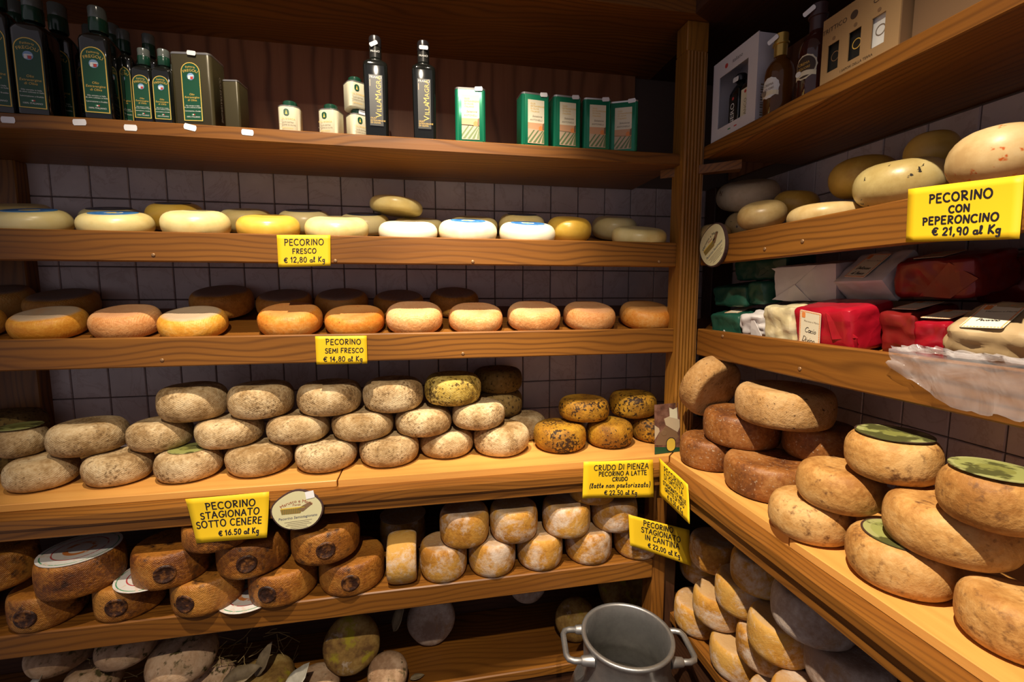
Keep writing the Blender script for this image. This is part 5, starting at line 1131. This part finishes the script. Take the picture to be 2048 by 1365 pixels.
for k, (dx, nm, lm) in enumerate(((-.022, 'dark slim bottle in the gift box window, nearer the fluted post', 'black_label'), (.026, 'dark slim bottle in the gift box window, farther from the fluted post', 'cream_paper'))):
    b = rz90('boxed_bottle', 1.912, -.447 - dx, ZR + .0025); tag(b, nm, 'bottle', 'bottles in the gift box')
    MB().loft([(0, .020, .020, .005), (.115, .021, .021, .006), (.130, .016, .016, .010), (.138, .011, .011, .011), (.150, .011, .011, .011)]).build('glass_body', 'dark_glass', b, True)
    MB().lathe([(.0145, .146), (.0155, .150), (.0155, .160), (.012, .164)], 20).build('cap', 'black_cap', b, True, 40)
    lb = MB().box(-.016, .016, -.0222, -.0216, .012, .108).build('label', lm, b)
    link('lettering', text_mesh([('NERO' if k == 0 else 'BIANCO', .006, .030, .022 if k == 0 else .014, 'LEFT', pi / 2)], 'white_print' if k == 0 else 'grey_ink', thick=.0225), lb)
    MB().prism(rrect(.004, .004, .0038, 4, 0, .1), -.0226, -.0222, 1).build('red_dot', 'crest_red', lb)
    if k == 0: price_sticker(b, (0, -.0165, .150), (0, .05, 0), .011, .006)

def round_bottle(x, y, r, h, glass, cap, capname, label, lab_r, dark):
    o = rz90('liqueur_bottle', x, y, ZR, .18); tag(o, label, 'bottle')
    MB().lathe([(r * .85, 0), (r, .006), (r, h * .50), (r * .94, h * .58), (r * .72, h * .655), (r * .45, h * .70), (r * .40, h * .73), (r * .40, h * .80)], 32).build('glass_body', glass, o, True, 50)
    MB().lathe([(r * .44, h * .725), (r * .46, h * .86), (r * .56, h * .865), (r * .56, h * .885), (r * .47, h * .89), (r * .48, h * .99), (r * .42, h), (r * .1, h)], 28).build(capname, cap, o, True, 40)
    n = 28; z0 = h * .33
    def disc(R, lift, mat, name, par, sc=0):
        vs = [(0, -r - lift, z0)]; nr = 4
        for k in range(1, nr + 1):
            for i in range(n):
                a = 2 * pi * i / n; q = R * k / nr * (1 + (sc if i % 2 and k == nr else 0)); t = q * cos(a) / r
                vs.append(((r + lift) * sin(t), -(r + lift) * cos(t), z0 + q * sin(a)))
        fs = [(0, 1 + i, 1 + (i + 1) % n) for i in range(n)]
        for k in range(nr - 1): fs += [(1 + k * n + i, 1 + (k + 1) * n + i, 1 + (k + 1) * n + (i + 1) % n, 1 + k * n + (i + 1) % n) for i in range(n)]
        return MB().add(vs, fs).build(name, mat, par)
    lb = disc(lab_r, .0006, 'cream_paper' if dark else 'white_print', 'label', o, -.05)
    disc(lab_r * .86, .0010, 'dark_brown_print' if dark else 'crest_white', 'label_field', lb)
    # ribbon banner
    vs = []; zz = z0 - lab_r * .72
    for i in range(9):
        t = (-.7 + 1.4 * i / 8); 
        for dz in (-.005, .005): vs.append(((r + .0012) * sin(t), -(r + .0012) * cos(t), zz + dz + .006 * cos(t * 2)))
    MB().add(vs, [(2 * i, 2 * i + 2, 2 * i + 3, 2 * i + 1) for i in range(8)]).build('banner', 'cream_paper', lb)
    MB().prism(rrect(.006, .006, .0058, 5, -.012, z0 - lab_r * .4), -r - .0016, -r + .002, 1).build('seal', 'grey_ink' if not dark else 'white_print', lb)
    link('lettering', text_mesh([('CREMA', 0, z0 + .004, .008), ('LIQUORE', 0, z0 - .005, .007)], 'gold_print' if dark else 'grey_ink', thick=r + .0016), lb)
    price_sticker(o, (-.006, -r * .62, h * .93), (0, -.45, .3), .0125, .0055)
    return o
round_bottle(1.902, -.575, .032, .188, 'amber_glass', 'foil_gold', 'gold_cap', 'amber liqueur bottle with gold cap and round silver label', .024, False)
round_bottle(1.912, -.668, .034, .200, 'brown_glass', 'cap_brown', 'brown_cap', 'dark brown liqueur bottle with round scalloped label', .026, True)
# grey card box behind the bottles
o = rz90('card_box', 2.06, -.60, ZR); tag(o, 'plain pale grey card box standing behind the liqueur bottles', 'box')
MB().box(-.04, .04, -.05, .05, 0, .215, .001).build('body', 'white_card', o)
# kraft box with three windows
o = rz90('kraft_gift_box', 1.910, -.806, ZR); tag(o, 'brown kraft gift box with three window cut-outs', 'box')
fr = MB(); wx = (-.052, -.006, .040); hw = .0125; zl, zh = .022, .074; W2 = .079; hb = .128
edges = [-W2] + [e for c in wx for e in (c - hw, c + hw)] + [W2]
fr.box(-W2, W2, -.040, -.038, 0, zl); fr.box(-W2, W2, -.040, -.038, zh, hb)
for a, b in zip(edges[::2], edges[1::2]): fr.box(a, b, -.040, -.038, zl, zh)
fr.build('window_front', 'kraft_card', o)
MB().box(-W2, W2, .038, .040, 0, hb).build('back_panel', 'kraft_card', o)
for s in (-1, 1): MB().box(s * W2 - .001, s * W2 + .001, -.038, .038, 0, hb).build('side_panel', 'kraft_dark', o)
MB().box(-W2, W2, -.038, .038, hb - .002, hb).build('top_panel', 'kraft_card', o)
for c, mt, rg in zip(wx, ('black_label', 'black_label', 'white_print'), ('kraft_dark', 'gold_print', 'grey_ink')):
    j = MB().box(c - .019, c + .019, -.034, -.010, .003, .09).build('jar', mt, o)
    n = 22; vs = [(c + q * cos(2 * pi * k / n), -.0345, .050 + q * sin(2 * pi * k / n)) for q in (.0095, .0078) for k in range(n)]
    MB().add(vs, [(k, (k + 1) % n, n + (k + 1) % n, n + k) for k in range(n)]).build('jar_ring', rg, j)
    MB().prism(rrect(.0035, .0035, .0033, 4, c, .083), -.0404, -.040, 1).build('printed_mark', 'kraft_dark', o)
link('lettering', text_mesh([('TRITTICO', -.052, .099, .0125)], 'dark_brown_print', thick=.0405), o)
link('lettering', text_mesh([('CASEL', .045, .099, .0125)], 'dark_brown_print', thick=.0405), o)
MB().prism(rrect(.0075, .0075, .0073, 6, -.010, .103), -.0405, -.040, 1).build('printed_mark', 'dark_brown_print', o)
link('lettering', text_mesh([('I SAPORI DELLA TERRA', 0, .009, .0065)], 'dark_brown_print', thick=.0405), o)
o = rz90('kraft_gift_box', 1.93, -.955, ZR); tag(o, 'plain brown kraft box next to the box with windows', 'box')
MB().box(-.065, .055, -.04, .04, 0, .15, .001).build('body', 'kraft_dark', o)
o = rz90('jam_jar', 1.925, -1.075, ZR); tag(o, 'small glass jar with pale label beyond the kraft boxes', 'jar')
MB().lathe([(.028, 0), (.031, .004), (.031, .07), (.026, .082), (.026, .085)], 28).build('glass_body', 'amber_glass', o, True, 40)
MB().lathe([(.028, .083), (.029, .085), (.029, .098), (.026, .1)], 28).build('lid', 'foil_gold', o, True, 40)
MB().box(-.018, .018, -.0325, -.0312, .015, .06).build('label', 'cream_paper', o)

# ------------------------------------------------------------------ wrapped cheeses on the right middle shelf
def crumpled(dx, dy, dz, seed, amt=.006, rad=.25, N=14):
    amt = amt * 1.6
    mb = MB(); off = Vector((seed * 2.3, seed * 1.7, seed * .9)); k = min(dx, dy, dz) * rad
    def D(p):
        q = Vector((p[0] * dx, p[1] * dy, p[2] * dz))
        c = Vector((max(-dx + k, min(dx - k, q.x)), max(-dy + k, min(dy - k, q.y)), max(-dz + k, min(dz - k, q.z))))
        e = q - c
        if e.length > 1e-9: q = c + e.normalized() * min(e.length, k)
        nrm = q.normalized()
        r = abs(noise.noise(q * 22 + off)) - .25 + .5 * abs(noise.noise(q * 46 + off)) - .12
        return q + nrm * r * amt
    for ax in range(3):
        for s in (-1, 1):
            vs = []
            for i in range(N + 1):
                for j in range(N + 1):
                    a, b = -1 + 2 * i / N, -1 + 2 * j / N
                    p = [0, 0, 0]; p[ax] = s; p[(ax + 1) % 3] = a; p[(ax + 2) % 3] = b; vs.append(D(p))
            fs = [(i * (N + 1) + j, (i + 1) * (N + 1) + j, (i + 1) * (N + 1) + j + 1, i * (N + 1) + j + 1) for i in range(N) for j in range(N)]
            if s < 0: fs = [f[::-1] for f in fs]
            mb.add(vs, fs)
    return mb
def tri_fold(parent, mat, pts, t=.0022):
    """paper flap folded over an end: thin raised triangle or kite"""
    P = [Vector(p) for p in pts]; n = (P[1] - P[0]).cross(P[2] - P[0]).normalized() * t
    k = len(P); vs = P + [p + n for p in P]
    fs = [tuple(range(k))[::-1], tuple(range(k, 2 * k))] + [(i, (i + 1) % k, k + (i + 1) % k, k + i) for i in range(k)]
    return MB().add(vs, fs).build('paper_fold', mat, parent)
def brand_label(parent, loc, rot, w, h, lines, mat_t='marker_ink', mat_p='cream_paper'):
    L = MB().prism(rrect(w, h, .003, 3), -.0008, 0, 1).build('label', mat_p, parent); L.location = loc; L.rotation_euler = rot
    mb = MB(); b = .0022
    for i in range(int(2 * w / .004)): 
        x = -w + .004 * i + .001
        for z in (-h + b, h - b): mb.box(x, x + .0026, -.0011, -.0008, z - .001, z + .001)
    for i in range(int(2 * h / .004)):
        z = -h + .004 * i + .001
        for x in (-w + b, w - b): mb.box(x - .001, x + .001, -.0011, -.0008, z, z + .0026)
    mb.build('dotted_border', 'orange_print', L)
    MB().prism(rrect(.0045, .006, .002, 3, -w + .010, h - .010), -.0011, -.0008, 1).build('label_crest', 'orange_print', L)
    polys = []
    for t, x, z, s in lines: polys += hand(t, x, z, s, slant=.30, gap=.06, jit=.02)
    ribbons(polys, .00055, lambda a, b_: (a, -.0012, b_)).build('lettering', mat_t, L)
    link('lettering', text_mesh([('Marusco e Maria', .004, h - .024, .0055)], 'grey_ink', thick=.0012), L)
    return L
def pack(name, mat, x, y, z, hx, hy, hz, rx, rz, label, seed, group, amt=.006, rad=.3):
    o = crumpled(hx, hy, hz, seed, amt, rad).build(name, mat, None, True, 50)
    o.location = (x, y, z); o.rotation_euler = (rx, 0, -pi / 2 + rz); tag(o, label, 'wrapped cheese', group); return o
GW = 'paper-wrapped cheeses on the side shelf'
p = pack('wrapped_cheese', 'wrap_green', 2.02, -.455, 1.690, .085, .055, .030, .15, .15, 'green paper-wrapped cheese, topmost of the green ones', 1, GW)
tri_fold(p, 'wrap_green', [(-.055, -.0555, -.02), (-.005, -.0565, .022), (.03, -.0555, -.005), (-.01, -.0575, -.024)])
p = pack('wrapped_cheese', 'wrap_green', 1.975, -.405, 1.616, .064, .06, .029, .15, .1, 'green paper-wrapped cheese in the middle tier beside the corner upright', 2, GW)
p = pack('wrapped_cheese', 'wrap_green', 1.985, -.505, 1.624, .033, .06, .030, .15, -.05, 'green paper-wrapped cheese in the middle tier touching the white parcel', 3, GW)
p = pack('wrapped_cheese', 'wrap_green', 1.945, -.425, 1.537, .056, .055, .031, .2, .1, 'green paper-wrapped cheese lying lowest on the shelf board', 4, GW)
tri_fold(p, 'wrap_white', [(-.012, -.0562, -.028), (.012, -.0562, -.028), (0, -.0562, -.012)])
brand_label(p, (0, .0, .0322), (-pi / 2, 0, .2), .022, .034, [])
p = pack('wrapped_cheese', 'wrap_white', 1.950, -.527, 1.541, .040, .055, .029, .2, .06, 'white cheese bag twisted shut beside the green parcels', 5, GW, .012, .5)
tri_fold(p, 'wrap_white', [(.0, -.056, -.03), (.04, -.058, -.02), (.005, -.05, .03)])
p = pack('cream_cheese_block', 'cream_cheese', 1.935, -.634, 1.547, .048, .05, .043, .12, -.04, 'cream-coloured cheese block in clear film between white and red parcels', 6, GW, .007, .18)
p = pack('wrapped_cheese', 'wrap_white', 2.010, -.618, 1.646, .079, .055, .044, .1, .16, 'big white paper parcel with folded end resting on the lower cheeses', 7, GW, .004, .12)
tri_fold(p, 'wrap_white', [(-.085, -.0560, .040), (.035, -.0565, .042), (-.02, -.0572, -.002)], .0014)
tri_fold(p, 'wrap_white', [(-.085, -.0560, -.040), (-.02, -.0575, -.002), (.02, -.0562, -.042)], .0014)
p = pack('wrapped_cheese', 'wrap_white', 2.01, -.766, 1.652, .061, .046, .030, .75, -.08, 'white paper parcel with orange-bordered label tilted towards the room', 8, GW, .004, .16)
brand_label(p, (-.005, -.002, .0335), (-pi / 2, 0, -.1), .027, .036, [('Delizioso', 0, -.012, .0085), ('di Bosco', 0, -.028, .0085)])
p = pack('wrapped_cheese', 'wrap_red', 1.932, -.762, 1.550, .072, .056, .047, .2, .0, 'bright red paper parcel with label reading Cacio Divino', 9, GW, .0035, .28)
brand_label(p, (-.022, -.0598, .0), (-.04, .14, 0), .0265, .041, [('Cacio', .002, -.006, .011), ('Divino', -.002, -.027, .011)])
tri_fold(p, 'wrap_red', [(.018, -.0565, .040), (.078, -.050, -.01), (.03, -.059, -.016)], .002)
tri_fold(p, 'wrap_red', [(.005, -.058, -.044), (.076, -.050, -.012), (.074, -.048, -.044)], .002)
p = pack('wrapped_cheese', 'wrap_darkred', 1.985, -.874, 1.550, .034, .055, .040, .2, .05, 'dark red paper parcel squeezed behind the bright red one', 10, GW)
brand_label(p, (0, 0, .0445), (-pi / 2, 0, 0), .022, .035, [])
p = pack('wrapped_cheese', 'wrap_red', 1.965, -.938, 1.543, .026, .05, .034, .2, .1, 'red paper parcel with cream label touching the beige one', 11, GW)
brand_label(p, (0, .0, .0375), (-pi / 2, 0, 0), .022, .033, [])
p = pack('wrapped_cheese', 'wrap_darkred', 2.02, -.898, 1.652, .066, .055, .036, .2, .05, 'dark red paper parcel lying on top of the other red ones', 12, GW)
tri_fold(p, 'wrap_darkred', [(-.02, -.0560, -.030), (.03, -.0570, .030), (.07, -.0555, .0), (.03, -.0575, -.034)], .003)
brand_label(p, (-.02, .0, .0375), (-pi / 2, 0, .1), .024, .036, [])
p = pack('wrapped_cheese', 'wrap_darkred', 2.128, -.935, 1.645, .055, .042, .042, .2, .1, 'very dark red parcel in shadow at the tiled wall', 13, GW)
p = pack('wrapped_cheese', 'wrap_beige', 1.955, -1.025, 1.553, .058, .050, .033, .5, .1, 'beige paper parcel with orange-bordered label above the clear plastic bag', 14, GW, .007, .6)
brand_label(p, (-.008, -.006, .0345), (-pi / 2, 0, .05), .026, .036, [('Pecorino', 0, -.016, .007)])
p = pack('wrapped_cheese', 'wrap_beige', 2.09, -1.075, 1.615, .060, .058, .055, .1, 0, 'large beige parcel in clear film in shadow by the tiled wall', 15, GW, .006, .45)
# crumpled clear plastic bag over the board edge
mb = MB(); nx, ny = 34, 18; vs = []
for j in range(ny + 1):
    for i in range(nx + 1):
        u, v = i / nx, j / ny; y = -.935 - .24 * u
        # from on top of the board, over the lip and down in front of the fascia
        if v < .55: x = 1.895 - .040 * (v / .55); z = 1.520 - .006 * v
        else: x = 1.855 - .004 * (v - .55); z = 1.524 - .085 * (v - .55) / .45 * (.45 + .55 * min(1, u * 2.5))
        q = Vector((y * 26, v * 5, 3.1)); r = abs(noise.noise(q)) + .6 * abs(noise.noise(q * 2.3))
        vs.append((x - .016 * r, y + .01 * noise.noise(q * 1.7), z + .014 * r))
fs = [(j * (nx + 1) + i, j * (nx + 1) + i + 1, (j + 1) * (nx + 1) + i + 1, (j + 1) * (nx + 1) + i) for j in range(ny) for i in range(nx)]
o = MB().add(vs, fs).build('plastic_bag', 'clear_film', None, True); tag(o, 'crumpled clear plastic bag hanging over the side shelf edge', 'bag')

# ------------------------------------------------------------------ aluminium milk can
CX, CY, ZT, RC = 1.571, -.535, .717, .121
can = empty('milk_can', (CX, CY, 0)); tag(can, 'grey aluminium milk can with two side handles standing open on the floor', 'milk can')
prof = [(.13, 0), (.15, .01), (.165, .03), (.168, .10), (.168, .42), (.165, .47), (.152, .53), (.135, .575), (.122, .600), (.116, .615), (.114, .64), (.115, .68), (RC - .003, ZT - .012), (RC, ZT - .008), (RC, ZT - .002), (RC - .003, ZT), (RC - .010, ZT), (RC - .012, ZT - .004), (.106, .68), (.105, .62), (.120, .575), (.150, .50), (.158, .45), (.158, .05)]
MB().lathe(prof, 56, cap=False).add([(.13 * cos(2 * pi * k / 56), .13 * sin(2 * pi * k / 56), 0) for k in range(56)], [tuple(range(56))[::-1]]).build('body', 'can_metal', can, True)
MB().lathe([(.148, .500), (.148, .501), (.0, .501)], 48, cap=False).build('whey', 'whey', can, True)
def handle(a_mid, spread, zc):
    h = None
    pa = Vector((cos(a_mid - spread), sin(a_mid - spread), 0)); pb = Vector((cos(a_mid + spread), sin(a_mid + spread), 0)); dm = Vector((cos(a_mid), sin(a_mid), 0))
    A = pa * .112 + Vector((0, 0, zc)); B = pb * .112 + Vector((0, 0, zc)); A2 = A + dm * .050; B2 = B + dm * .050; D = dm * .018; ab = (B2 - A2).normalized() * .018
    A3 = A2 + D * .7 + ab * .3; A4 = A2 + D + ab; B4 = B2 + D - ab; B3 = B2 + D * .7 - ab * .3
    h = MB().tube([A, A2, A3, A4, (A4 + B4) / 2, B4, B3, B2, B], .0078, 12).build('handle', 'can_metal', can, True)
    for P in (A, B):
        MB().tube([P, P + dm * .006, P + dm * .030, P + dm * .033], [.0145, .0135, .0115, .009], 14).build('socket', 'can_metal', h, True, 40)
handle(pi - .18, .50, .684); handle(-.18 - .0, .50, .678)
MB().lathe([(.015, 0), (.015, .006), (.011, .010), (.003, .011)], 20).build('rivet_boss', 'can_metal', can, True, 40)
rb = can.children[-1]
for c in can.children:
    if c.name.startswith('rivet_boss'): c.location = (.03, -.112, .650); c.rotation_euler = (pi / 2, 0, .26)

# ------------------------------------------------------------------ dry leaves, straw and loose cheese labels
def leaf(loc, rot, L, W, mat, label, seed):
    n = 9; vs = []; off = Vector((seed, 0, 0)); prof = []
    for i in range(n + 1):
        t = i / n; w = W * sin(pi * t ** .8) ** .8; zz = .18 * L * (t - .5) ** 2 + .05 * L * noise.noise(Vector((t * 4, seed, 0)))
        for s in (-1, -.5, 0, .5, 1):
            vs.append(((t - .5) * L, s * w * (1 + .2 * noise.noise(Vector((t * 9, s * 3, seed)))), zz + abs(s) * w * .45 + .08 * W * noise.noise(Vector((t * 7, s * 4, seed + 9)))))
    m = len(vs); vs += [(a, b, c - .0008) for a, b, c in vs]
    fs = []
    for i in range(n):
        for j in range(4):
            q = (i * 5 + j, (i + 1) * 5 + j, (i + 1) * 5 + j + 1, i * 5 + j + 1); fs += [q, tuple(m + k for k in q[::-1])]
    for i in range(n):
        fs += [(i * 5, m + i * 5, m + i * 5 + 5, i * 5 + 5), (i * 5 + 4, i * 5 + 9, m + i * 5 + 9, m + i * 5 + 4)]
    o = MB().add(vs, fs).build('dry_leaf', mat, None, True); o.location = loc; o.rotation_euler = rot
    tag(o, label, 'leaf', 'dry leaves on the lowest shelf'); return o
leaf((.690, -.345, .545), (.5, -.95, .2), .135, .030, 'pale_leaf', 'large pale dry leaf standing between mossy wheels', 1)
leaf((.545, -.325, .575), (.4, -.35, .1), .11, .026, 'dry_leaf', 'brown curled leaf draped over the flat mossy wheel', 2)
leaf((.598, -.30, .600), (.7, -1.1, .3), .10, .018, 'dry_leaf', 'narrow upright dry leaf at the flat mossy wheel', 3)
leaf((.905, -.22, .70), (.3, -1.35, .1), .13, .022, 'dry_leaf', 'curled leaf dangling under the shelf by the mossy upright wheel', 4)
leaf((.965, -.22, .705), (.9, -.4, .5), .07, .012, 'pale_leaf', 'small pale leaf with twig under the shelf', 5)
leaf((.960, -.20, .60), (.5, -1.2, .2), .10, .020, 'dry_leaf', 'dark dry leaf behind the pitted upright wheel', 6)
leaf((1.012, -.275, .4475), (.05, .05, .3), .045, .011, 'dry_leaf', 'small dark leaf lying alone on the wooden shelf', 7)
leaf((.075, -.335, .60), (.3, -1.25, .3), .20, .035, 'pale_leaf', 'big pale leaf standing at the end of the lowest shelf', 8)
leaf((.655, -.335, .505), (.3, -.2, .4), .09, .022, 'dry_leaf', 'brown leaf lying at the foot of the large pale leaf', 9)
rg = random.Random(11); mb = MB()
for k in range(150):
    x = rg.choice([rg.uniform(.08, .50), rg.uniform(.40, .62)]); y = rg.uniform(-.335, -.12); z = rg.uniform(.445, .70) if x < .45 else rg.uniform(.445, .60)
    a = rg.uniform(0, 2 * pi); e = rg.uniform(-.6, .6); L = rg.uniform(.04, .11); d = Vector((cos(a) * cos(e), sin(a) * cos(e) * .6, sin(e)))
    b = Vector((rg.uniform(-1, 1), rg.uniform(-1, 1), rg.uniform(-1, 1))) * L * .12; p0 = Vector((x, y, z))
    pts = [p0 - d * L / 2, p0 + b, p0 + d * L / 2]
    pts = [Vector((p.x, max(-.35, min(-.03, p.y)), max(.442, min(.755, p.z)))) for p in pts]
    if (pts[1] - pts[0]).length > .004 and (pts[2] - pts[1]).length > .004: mb.tube(pts, .0009, 5)
o = mb.build('hay', 'straw', None); tag(o, 'loose dry hay strewn around the rough wheels', 'hay', kind='stuff')
# round paper labels slipped between stamped wheels
def loose(loc, rot, R, label):
    n = 40; o = MB().prism([(R * cos(2 * pi * k / n), R * sin(2 * pi * k / n)) for k in range(n)], 0, .0008).build('paper_disc', 'label_paper', None)
    o.location = loc; o.rotation_euler = rot; tag(o, label, 'label', 'round paper cheese labels')
loose((.372, -.352, .9165), (0, -.0, 0), .078, 'round paper label peeping out beneath a stamped upper wheel')
loose((.592, -.345, .8285), (.0, 0, 0), .080, 'round paper label lying on the shelf under stamped wheels')
